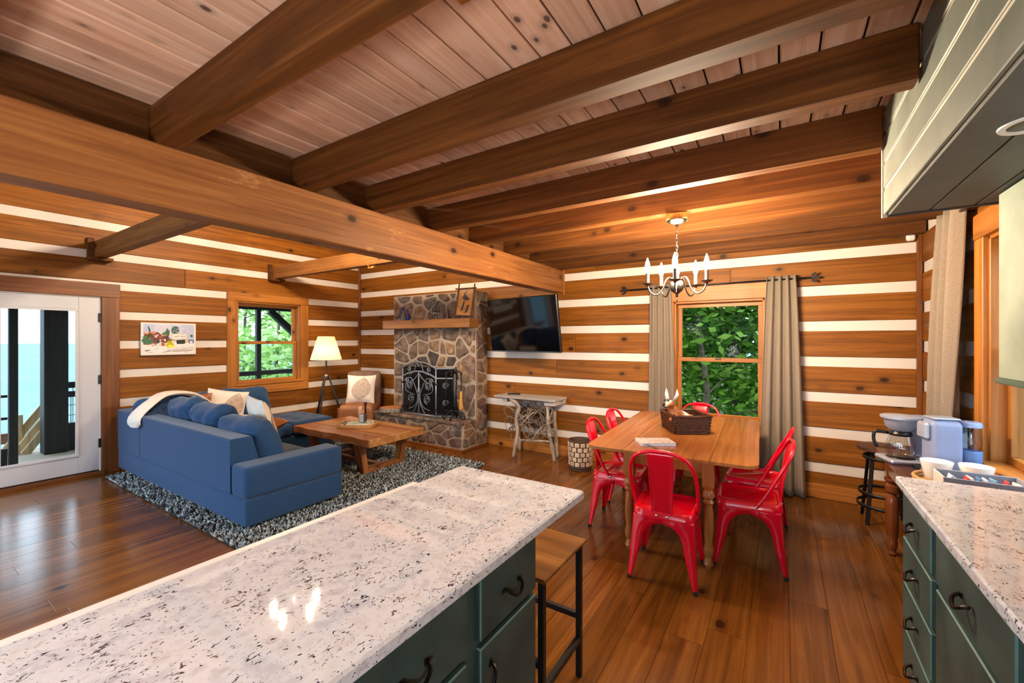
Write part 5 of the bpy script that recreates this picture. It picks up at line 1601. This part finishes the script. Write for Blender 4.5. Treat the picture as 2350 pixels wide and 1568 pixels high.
# bar stool tucked under the island end
st = thing('counter_stool', 'counter stool with brown wood seat on black metal legs under the worktop', 'stool', (-.96, 1.60, 0))
RUST = wood('rustic_stool_wood', srgb(52, 30, 12), srgb(116, 74, 32), srgb(170, 118, 60), 'X', rough=.3, grain=5, tone=.55, knots=True)
MB().cbox(-.21, .21, -.20, .20, .598, .615, .003).build('seat', RUST, st)
for sx in (-1, 1):
    for sy in (-1, 1): MB().cbox(sx * .185 - .0125, sx * .185 + .0125, sy * .175 - .0125, sy * .175 + .0125, 0, .598, .002).build('leg', BLACKM, st)
    MB().cbox(sx * .185 - .012, sx * .185 + .012, -.1625, .1625, .16, .185, .002).build('stretcher', BLACKM, st); MB().cbox(-.1725, .1725, sx * .175 - .012, sx * .175 + .012, .26, .285, .002).build('stretcher', BLACKM, st)

# ================================================================== right-hand counter
rc = thing('base_cabinet', 'dark teal base cabinet with a stack of drawers on the right', 'cabinet', (0, 0, 0))
RX = .465
m = MB(); m.box(RX, XR - .005, YF + .6, 2.49, .09, .872); m.build('carcass', GREENP, rc)
m = MB(); m.box(RX + .06, XR - .005, YF + .6, 2.45, 0, .09); m.build('toe_kick', BLACKM, rc)
for k in range(4):
    z1 = .855 - k * .192
    front(rc, 'drawer', RX, 2.075, 2.485, z1 - .172, z1, -1)
front(rc, 'drawer', RX, 1.42, 2.015, .683, .855, -1); front(rc, 'door', RX, 1.42, 2.015, .11, .663, -1, 'v', (1.5, .55))
front(rc, 'drawer', RX, .80, 1.37, .683, .855, -1); front(rc, 'door', RX, .80, 1.37, .11, .663, -1, 'v', (1.3, .55))
worktop('granite_worktop', 'white granite worktop with dark flecks on the right base cabinet', .428, XR - .003, YF + .6, 2.53)
# upper cabinet
uc = thing('wall_cabinet', 'sage green wall cabinet under the soffit at the right edge', 'cabinet', (0, 0, 0))
PALEG = plain('pale_sage_paint', srgb(128, 142, 128), .45, vcol=srgb(156, 166, 150), vscale=5)
m = MB(); m.cbox(.755, XR - .005, 1.2, 2.50, 1.36, SOFZ - .002, .003); m.build('carcass', PALEG, uc)
m = MB(); m.cbox(.728, .76, 1.2, 2.505, 1.345, 1.366, .003); m.build('light_rail', plain('dark_sage_rail', srgb(66, 88, 76), .5), uc)
for (a, b) in ((1.86, 2.495), (1.21, 1.85)):
    m = MB(); m.cbox(.735, .755, a, b, 1.365, SOFZ - .006, .005); m.build('door', PALEG, uc)
m = MB(); m.cbox(.815, XR - .005, 2.49, 2.525, .912, 1.36, .003)
tag(m.build('side_panel', plain('beige_panel_paint', srgb(204, 198, 184), .5)), 'beige upright panel between worktop and wall cabinet at the right edge', 'panel')
# soffit clad in boards
LITGAP = plain('soffit_lit_edge_cream', srgb(214, 206, 186), .6)  # lit bevel edges of the boards, painted as cream gaps
so = thing('soffit', 'sage green board-clad soffit above the right-hand counter', 'soffit', (0, 0, 0))
m = MB(); m.box(SOFX + .005, XR - .005, YF + .02, SOFY - .012, SOFZ + .012, ZC - .002); m.build('core', LITGAP, so)
hb = (ZC - SOFZ) / 4
for k in range(4):
    m = MB(); m.cbox(SOFX, SOFX + .014, YF + .02, SOFY, SOFZ + k * hb + .008, SOFZ + (k + 1) * hb - .008, .003); m.build('face_board', SOFFITP, so)
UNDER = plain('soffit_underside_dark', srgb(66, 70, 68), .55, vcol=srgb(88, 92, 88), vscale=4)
wb_ = (XR - .01 - SOFX - .02) / 4
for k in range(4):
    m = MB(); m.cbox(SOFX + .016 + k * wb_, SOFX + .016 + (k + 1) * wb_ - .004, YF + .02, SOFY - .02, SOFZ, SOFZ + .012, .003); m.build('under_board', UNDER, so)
m = MB(); m.cbox(SOFX - .006, SOFX + .016, SOFY - .002, SOFY + .012, SOFZ - .004, ZC - .002, .002); m.build('corner_strip', plain('pale_strip', srgb(206, 202, 186), .5), so)
m = MB(); m.cbox(SOFX + .016, XR - .005, SOFY - .018, SOFY + .01, SOFZ - .004, SOFZ + .02, .002); m.build('end_strip', plain('charcoal_strip', srgb(30, 34, 34), .5), so)
t = thing('recessed_light', 'round white recessed downlight in the underside of the soffit', 'downlight', (.58, 1.74, SOFZ))
MB().lathe([(.052, .002), (.052, -.004), (.068, -.004), (.070, .002)], 28, cap=False).build('trim_ring', WHITEP, t, True, angle=40)
MB().lathe([(.052, .0), (.04, -.0015), (.001, -.002)], 24, cap=False).build('lens', plain('dark_lens', srgb(18, 18, 18), .3), t, True)

# ================================================================== coffee sideboard
sd = thing('sideboard_table', 'dark red-brown sideboard table with turned legs beyond the counter', 'table', (0, 0, 0))
CHERRY = wood('dark_cherry', srgb(54, 24, 12), srgb(82, 40, 20), srgb(108, 56, 30), 'Y', rough=.2, grain=8, knots=False, tone=.15)
CHERRL = wood('dark_cherry_leg', srgb(74, 34, 14), srgb(108, 54, 24), srgb(134, 74, 38), 'Z', rough=.2, grain=8, knots=False, tone=.15)
MB().cbox(.575, XR - .03, 2.66, 4.10, .698, .722, .006).build('top', CHERRY, sd)
MB().cbox(.625, .645, 2.76, 4.0, .575, .698, .003).build('apron', CHERRL, sd); MB().cbox(.645, XR - .06, 3.98, 4.0, .575, .698, .003).build('apron', CHERRL, sd)
for (x, y) in ((.655, 3.965), (XR - .08, 3.965), (.655, 2.78), (XR - .08, 2.78)):
    m = MB(); m.lathe([(.018, 0), (.026, .012), (.018, .03), (.026, .05), (.032, .09), (.026, .11), (.034, .14), (.041, .34), (.036, .41), (.024, .43), (.042, .45), (.042, .49), (.026, .505), (.044, .525), (.044, .545)], 16, (x, y, 0))
    m.cbox(x - .036, x + .036, y - .036, y + .036, .545, .698, .004); m.build('leg', CHERRL, sd, True, angle=35)
SILVER = plain('silver_plastic', srgb(168, 176, 192), .3, metal=.35); BLUEGR = plain('blue_grey_plastic', srgb(132, 142, 174), .35)
DARKP = plain('black_plastic', srgb(16, 17, 20), .3)
# drip coffee maker
t = thing('drip_coffee_maker', 'silver drip coffee maker with glass carafe on the sideboard', 'coffee maker', (.70, 3.72, .7225), rz=q(-72))
MB().cbox(-.10, .10, -.15, .12, 0, .028, .01).build('base', SILVER, t); MB().lathe([(.075, .028), (.072, .032)], 20, (0, -.05, 0)).build('hotplate', DARKP, t, True)
MB().cbox(-.085, .085, .04, .12, .028, .30, .015).build('column', BLUEGR, t)
MB().lathe([(.055, .205), (.078, .23), (.086, .28), (.104, .285), (.104, .297), (.095, .302), (.03, .308)], 24, (0, -.05, 0)).build('brew_basket', SILVER, t, True, angle=35)
MB().lathe([(.062, .036), (.072, .05), (.074, .11), (.058, .165), (.055, .175)], 22, (0, -.05, 0), cap=False).build('carafe', pane_glass('carafe_glass', (.86, .86, .84), .12), t, True)
MB().lathe([(.058, .172), (.06, .185), (.05, .2), (.01, .205)], 20, (0, -.05, 0)).build('carafe_lid', DARKP, t, True, angle=35)
MB().tube(curve_pts([(-.03, -.10, .18), (-.055, -.16, .185), (-.06, -.17, .13), (-.05, -.155, .08)], 14), .010, 7).build('carafe_handle', DARKP, t, True)
# pod coffee machine
t = thing('pod_coffee_machine', 'blue-grey pod coffee machine with clear water tank on the sideboard', 'coffee maker', (.80, 3.50, .727), rz=q(-78))
MB().softbox(.13, .15, .315, .03, c=(0, 0, .1575), res=6, puff=.012).build('body', BLUEGR, t, True)
MB().cbox(-.055, .055, -.065, .065, .322, .333, .006).build('top_lid', SILVER, t)
MB().cbox(-.05, .05, -.12, -.07, .0, .03, .006).build('drip_tray', DARKP, t); MB().cbox(-.05, .05, -.10, -.07, .20, .30, .012).build('spout', SILVER, t)
MB().lathe([(.042, .15), (.046, .16), (.048, .285)], 18, (.01, .125, 0), cap=True).build('water_tank', pane_glass('tank_plastic', (.78, .84, .92), .1), t, True, angle=40)
MB().lathe([(.050, .285), (.050, .305), (.043, .315), (.01, .317)], 18, (.01, .125, 0)).build('tank_lid', plain('tank_lid_plastic', srgb(130, 150, 190), .2), t, True, angle=40)
MB().lathe([(.049, 0), (.049, .145), (.043, .15)], 18, (.01, .125, 0)).build('tank_base', plain('tank_base_blue', srgb(96, 128, 180), .3), t, True, angle=40)
# wicker tray with mugs
t = thing('wicker_tray', 'round tan wicker tray holding mugs on the sideboard', 'tray', (.80, 3.235, .7225))
MB().lathe([(.16, 0), (.17, .006), (.02, .008)], 28).build('base', STRAW, t, True, angle=40)
for z in (.014, .03): MB().tube([((.168 + z * .2) * math.cos(k * PI / 16), (.168 + z * .2) * math.sin(k * PI / 16), z) for k in range(33)], .009, 6, False).build('rim', STRAW, t, True)
CER = plain('white_ceramic', srgb(236, 232, 226), .18, spec=.5)
def mug(lab, x, y, ha):
    t = thing('mug', lab, 'mug', (x, y, .7325))
    MB().lathe([(.036, 0), (.048, .01), (.064, .085), (.069, .112), (.064, .112), (.056, .085), (.038, .015), (.001, .012)], 26, cap=False).build('cup', CER, t, True, angle=60)
    c, s = math.cos(ha), math.sin(ha)
    MB().tube(curve_pts([(c * .06, s * .06, .09), (c * .092, s * .092, .085), (c * .095, s * .095, .06), (c * .048, s * .048, .04)], 14), .007, 7).build('handle', CER, t, True)
mug('wide white mug on the wicker tray, nearest to the coffee maker', .725, 3.265, 1.3); mug('wide white mug on the wicker tray, nearest to the window', .875, 3.245, 1.2)
t = thing('packet_box', 'grey fabric box filled with drink packets on the sideboard', 'box', (.81, 2.95, .7225))
FELT = plain('grey_felt', srgb(146, 150, 162), .9, var=.12, vscale=80)
for (x0, x1, y0, y1) in ((-.15, .15, -.09, -.082), (-.15, .15, .082, .09), (.142, .15, -.082, .082)): MB().cbox(x0, x1, y0, y1, 0, .13, .002).build('side', FELT, t)
MB().cbox(-.15, -.142, -.082, .082, 0, .13, .002).build('side', plain('pale_felt', srgb(206, 198, 188), .9), t); MB().box(-.142, .142, -.082, .082, 0, .006).build('bottom', FELT, t)
R = random.Random(6)
for k in range(9):
    c = [(226, 228, 232), (120, 160, 190), (206, 60, 60), (236, 234, 228), (90, 130, 170)][k % 5]
    o = MB().cbox(-.028, .028, -.004, .004, 0, .10, .002).build('drink_packet', plain('packet_%d' % (k % 5), srgb(*c), .4))
    o.location = (.70 + .027 * k, 2.95 + R.uniform(-.02, .02), .7225 + .075); o.rotation_euler = (R.uniform(-.3, .3), 0, PI / 2 + R.uniform(-.25, .25))
    tag(o, ['white', 'light blue', 'red', 'cream', 'steel blue'][k % 5] + ' drink packet standing in the grey fabric box', 'packet', 'packets in the grey box')
# round-seat stool in the corner
t = thing('round_stool', 'round dark wood stool on black metal frame in the corner', 'stool', (.72, 4.62, 0))
MB().lathe([(.178, .60), (.19, .606), (.19, .628), (.178, .634), (.01, .635)], 28).build('seat', wood('dark_stool_wood', srgb(48, 30, 22), srgb(78, 50, 38), srgb(106, 74, 58), 'X', rough=.35, knots=False), t, True, angle=35)
for k in range(4):
    a = PI / 4 + k * PI / 2; c, s = math.cos(a), math.sin(a)
    MB().cbox(-.016, .016, -.004, .004, 0, .60, .001, M=TR(c * .19, s * .19, 0, rz=a + PI / 2) @ Matrix(((1, 0, 0, 0), (0, 1, .10 * 1.0, 0), (0, 0, 1, 0), (0, 0, 0, 1)))).build('leg', BLACKM, t)
for (z, r_) in ((.15, .185), (.25, .175), (.54, .145)):
    MB().tube([(r_ * math.cos(k * PI / 14), r_ * math.sin(k * PI / 14), z) for k in range(29)], .011, 6, False, flat=(.5, 1.3)).build('ring', BLACKM, t, True)

# ================================================================== outside
ground = MB().box(-9.2, 40, YB + .2, 60, -1.2, -.5).build('ground', plain('forest_floor', srgb(52, 48, 28), .95, vcol=srgb(84, 92, 44), vscale=1.2, bump=.5))
tag(ground, 'leaf covered forest floor outside the dining window', 'ground', None, 'structure')
pale_expanse = MB(); pale_expanse.add([(-9000, -9000, -52), (9000, -9000, -52), (9000, 9000, -52), (-9000, 9000, -52)], [(0, 1, 2, 3)])  # flat pale blue plane reaching to the horizon
lk = pale_expanse.build('pale_expanse', plain('pale_blue_flat', srgb(92, 116, 122), .7, vcol=srgb(104, 126, 130), vscale=.004, spec=.05))
tag(lk, 'pale blue expanse stretching to the horizon beyond the porch', 'water', None, 'structure')
deck = thing('porch_deck', 'pale wooden porch deck outside the glazed door', 'deck', (0, 0, 0))
DECKW = wood('deck_board', srgb(150, 132, 112), srgb(190, 172, 150), srgb(214, 200, 180), 'Y', rough=.7, knots=False)
x = XL - .2
while x > -9.0:
    MB().cbox(x - .138, x, -1.5, 7.5, -.06, -.02, .004).build('deck_board', DECKW, deck); x -= .143
DARKW = wood('porch_dark_wood', srgb(16, 12, 11), srgb(28, 23, 21), srgb(44, 37, 33), 'Z', rough=.6, knots=False)
def post(lab, x, y, w, z1=2.5, z0=-.02):
    return tag(MB().cbox(x - w / 2, x + w / 2, y - w / 2, y + w / 2, z0, z1, .006).build('porch_post', DARKW), lab, 'post')
post('thick dark porch post seen through the glazed door', -8.40, 1.50, .23)
post('slim dark screen post at the left of the door glass', -7.80, 1.05, .075)
post('dark porch post in the middle of the small window', -9.0, 4.47, .085)
post('dark porch post at the right of the small window', -9.0, 5.42, .16)
post('dark porch post at the left corner of the porch', -8.9, -.6, .16)
tag(MB().cbox(-9.08, -8.92, -1.5, 7.5, 2.13, 2.40, .006).build('porch_beam', DARKW), 'dark beam along the porch eave', 'beam')
tag(MB().cbox(-7.86, -7.74, -1.5, 2.2, 1.97, 2.2, .006).build('porch_beam', DARKW), 'dark lintel of the porch screen behind the door glass', 'beam')
o = MB().cbox(-.06, .06, -.06, .06, -.42, .42, .006).build('porch_brace', DARKW); o.location = (-9.0, 5.02, 1.84); o.rotation_euler = (q(48), 0, 0); tag(o, 'dark diagonal knee brace under the porch beam', 'brace')
rl = thing('porch_railing', 'dark porch railing with wire panels', 'railing', (0, 0, 0))
MB().cbox(-9.06, -8.94, 1.6, 7.5, .80, .89, .004).build('top_rail', DARKW, rl); MB().cbox(-9.05, -8.97, 1.6, 7.5, .05, .13, .004).build('bottom_rail', DARKW, rl)
for k in range(38): MB().tube([(-9.0, 1.65 + k * .15, .1), (-9.0, 1.65 + k * .15, .82)], .004, 4).build('wire', BLACKM, rl)
for k in range(4): MB().tube([(-9.0, 1.6, .24 + k * .15), (-9.0, 7.5, .24 + k * .15)], .004, 4).build('wire', BLACKM, rl)
MB().cbox(-8.46, -8.36, 1.6, 2.3, .72, .80, .004).build('top_rail', DARKW, rl); MB().cbox(-8.46, -8.36, 1.6, 2.3, -.02, .36, .004).build('kick_board', DARKW, rl)
for k in range(3): MB().tube([(-8.4, 1.66 + k * .12, .36), (-8.4, 1.66 + k * .12, .72)], .004, 4).build('wire', BLACKM, rl)
MB().cbox(-8.98, -8.90, -1.2, 1.3, .10, .24, .004).build('low_rail', wood('brown_rail', srgb(88, 60, 44), srgb(120, 86, 64), srgb(148, 112, 88), 'Y', rough=.6, knots=False), rl)
sdr = thing('screen_door', 'dark framed porch screen door at the left of the door glass', 'screen door', (-7.80, .62, -.02))
for (z0, z1) in ((.0, .24), (.585, .615), (.85, .88), (1.95, 2.0)): MB().cbox(-.02, .02, -.38, .385, z0, z1, .003).build('kick_panel' if z0 == 0 else 'door_bar', DARKW, sdr)
MB().cbox(-.02, .02, -.42, -.36, 0, 2.0, .003).build('door_stile', DARKW, sdr)
hb_ = thing('stair_handrail', 'tan sloping stair handrail boards beside the thick porch post', 'handrail', (-8.75, 1.28, 0))
TAN = wood('tan_stair_board', srgb(160, 130, 92), srgb(196, 166, 124), srgb(216, 190, 152), 'Z', rough=.6, knots=False)
for (dy, h_, dx) in ((0, .62, 0), (.10, .46, .1), (.18, .26, .16)):
    MB().cbox(-.03, .03, -.045, .045, 0, h_ * 1.25, .004, M=TR(dx, dy - .30 + .1, -.02, rx=q(-32))).build('rail_board', TAN, hb_)
MB().tube([(.05, -.05, -.02), (.05, -.05, .5)], .03, 6).build('newel', TAN, hb_)
o = MB().softbox(.5, .5, .12, .05, c=(0, 0, 0), res=4).build('porch_cushion', plain('red_outdoor_cloth', srgb(176, 24, 50), .7), None, True); o.location = (-7.6, 3.55, .50); tag(o, 'red cushion on a porch seat outside the small window', 'cushion')
t = thing('porch_bench', 'dark porch seat under the red cushion', 'seat', (-7.6, 3.55, -.02))
MB().cbox(-.27, .27, -.27, .27, .40, .45, .01).build('seat', DARKW, t)
for sx in (-1, 1):
    for sy in (-1, 1): MB().cbox(sx * .24 - .02, sx * .24 + .02, sy * .24 - .02, sy * .24 + .02, 0, .40, .004).build('leg', DARKW, t)
tag(MB().cbox(-9.6, XL - .2, -1.6, 7.8, 2.42, 2.52, .01).build('porch_roof', DARKW), 'dark underside of the porch roof', 'roof')

def leafy(name, cols, trans=.45):
    m = NT(name)
    g = m.n('ShaderNodeNewGeometry')
    col = m.ramp(g.outputs['Random Per Island'], [(i / (len(cols) - 1), srgb(*c)) for i, c in enumerate(cols)])
    d = m.n('ShaderNodeBsdfDiffuse'); s = m.n('ShaderNodeBsdfTranslucent')
    m.l(col, d.inputs['Color']); m.l(col, s.inputs['Color'])
    mx = m.n('ShaderNodeMixShader'); mx.inputs['Fac'].default_value = trans
    m.l(d.outputs[0], mx.inputs[1]); m.l(s.outputs[0], mx.inputs[2]); m.l(mx.outputs[0], m.out.inputs['Surface'])
    return m.m
LEAFD = leafy('woodland_leaf', [(40, 74, 22), (70, 112, 36), (104, 150, 52), (146, 184, 84)])
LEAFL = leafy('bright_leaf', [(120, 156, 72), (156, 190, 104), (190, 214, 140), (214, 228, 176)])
BARK = plain('tree_bark', srgb(58, 48, 38), .9, vcol=srgb(112, 100, 84), vscale=14, bump=.5)
def tree(lab, x, y, z0, h, cr, n, size, mat, group, seed, r0=.06, low=.25):
    R_ = random.Random(seed); g = np.random.default_rng(seed)
    t = thing('tree', lab, 'tree', (x, y, z0), group=group)
    P = [(0, 0, 0)]
    for k in range(1, 7): P.append((P[-1][0] + R_.uniform(-.12, .12), P[-1][1] + R_.uniform(-.12, .12), h * k / 6))
    MB().tube(curve_pts(P, 18), [r0 * (1 - .8 * k / 18) + .008 for k in range(19)], 7).build('trunk', BARK, t, True)
    C = []
    for k in range(9):
        zz = h * R_.uniform(low, .95); a = R_.uniform(0, 2 * PI); L_ = cr * R_.uniform(.6, 1.0)
        e = (math.cos(a) * L_, math.sin(a) * L_, zz + L_ * R_.uniform(-.1, .45))
        b = P[min(6, int(zz / h * 6))]
        MB().tube(curve_pts([(b[0], b[1], zz), ((b[0] + e[0]) / 2, (b[1] + e[1]) / 2, (zz + e[2]) / 2 + .1), e], 8), [.02, .018, .016, .014, .012, .010, .008, .006, .005][:9], 5).build('branch', BARK, t, True)
        for f in (.45, .7, 1.0): C.append((b[0] + (e[0] - b[0]) * f, b[1] + (e[1] - b[1]) * f, zz + (e[2] - zz) * f))
    C = np.array(C)
    c = C[g.integers(0, len(C), n)] + g.normal(0, cr * .24, (n, 3)) * np.array([1, 1, .75])
    a = g.normal(size=(n, 3)); a[:, 2] *= .5; a /= np.linalg.norm(a, axis=1)[:, None]
    b = np.cross(a, g.normal(size=(n, 3))); b /= np.linalg.norm(b, axis=1)[:, None]
    s = g.uniform(.6, 1.3, (n, 1)) * size
    V = np.empty((n, 4, 3)); V[:, 0] = c - a * s; V[:, 1] = c + b * s * .45; V[:, 2] = c + a * s; V[:, 3] = c - b * s * .45
    o = quads('foliage', V, mat, t); tag(o, kind='stuff')
    return t
G1 = 'trees outside the dining window'
for i, (x, y, h, cr, n) in enumerate(((-1.9, 8.3, 4.6, 1.5, 3200), (-.9, 7.6, 4.2, 1.2, 2600), (-2.6, 10.4, 6, 1.9, 4200), (-.9, 10.2, 6.2, 2.0, 4200), (.3, 9.0, 5.0, 1.6, 3200), (-1.7, 12.6, 7.5, 2.4, 5000), (-3.4, 13, 7.5, 2.4, 4200), (.4, 13.4, 7.5, 2.4, 4200), (1.6, 11, 6, 2, 3000))):
    tree('leafy green tree in the woods outside the dining window', x, y, -.6, h, cr, n, .085 if y < 9 else .11, LEAFD, G1, 30 + i, .055 if i % 3 else .09, .12 if i % 2 else .3)
G2 = 'trees beyond the porch'
for i, (x, y, h, cr, n) in enumerate(((-12.5, 6.6, 8, 2.0, 5200), (-13.5, 9.0, 8.5, 2.2, 5200), (-15.5, 7.2, 9, 2.4, 5200), (-12.0, 10.8, 8, 2.2, 4600), (-17, 11, 9, 2.6, 4600))):
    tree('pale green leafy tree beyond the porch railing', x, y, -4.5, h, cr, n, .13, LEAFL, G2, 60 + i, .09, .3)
G3 = 'trees outside the kitchen window'
for i, (x, y, h, cr, n) in enumerate(((4.2, 5.2, 5, 1.6, 2600), (5.0, 7.4, 5.5, 1.8, 2600))):
    tree('leafy green tree outside the kitchen window', x, y, -.6, h, cr, n, .1, LEAFD, G3, 80 + i, .08, .15)
gr2 = MB().box(XR + .25, 40, -20, YB + .2, -1.2, -.5).build('ground_side', MATS['forest_floor']); tag(gr2, 'grassy ground outside the kitchen window', 'ground', None, 'structure')
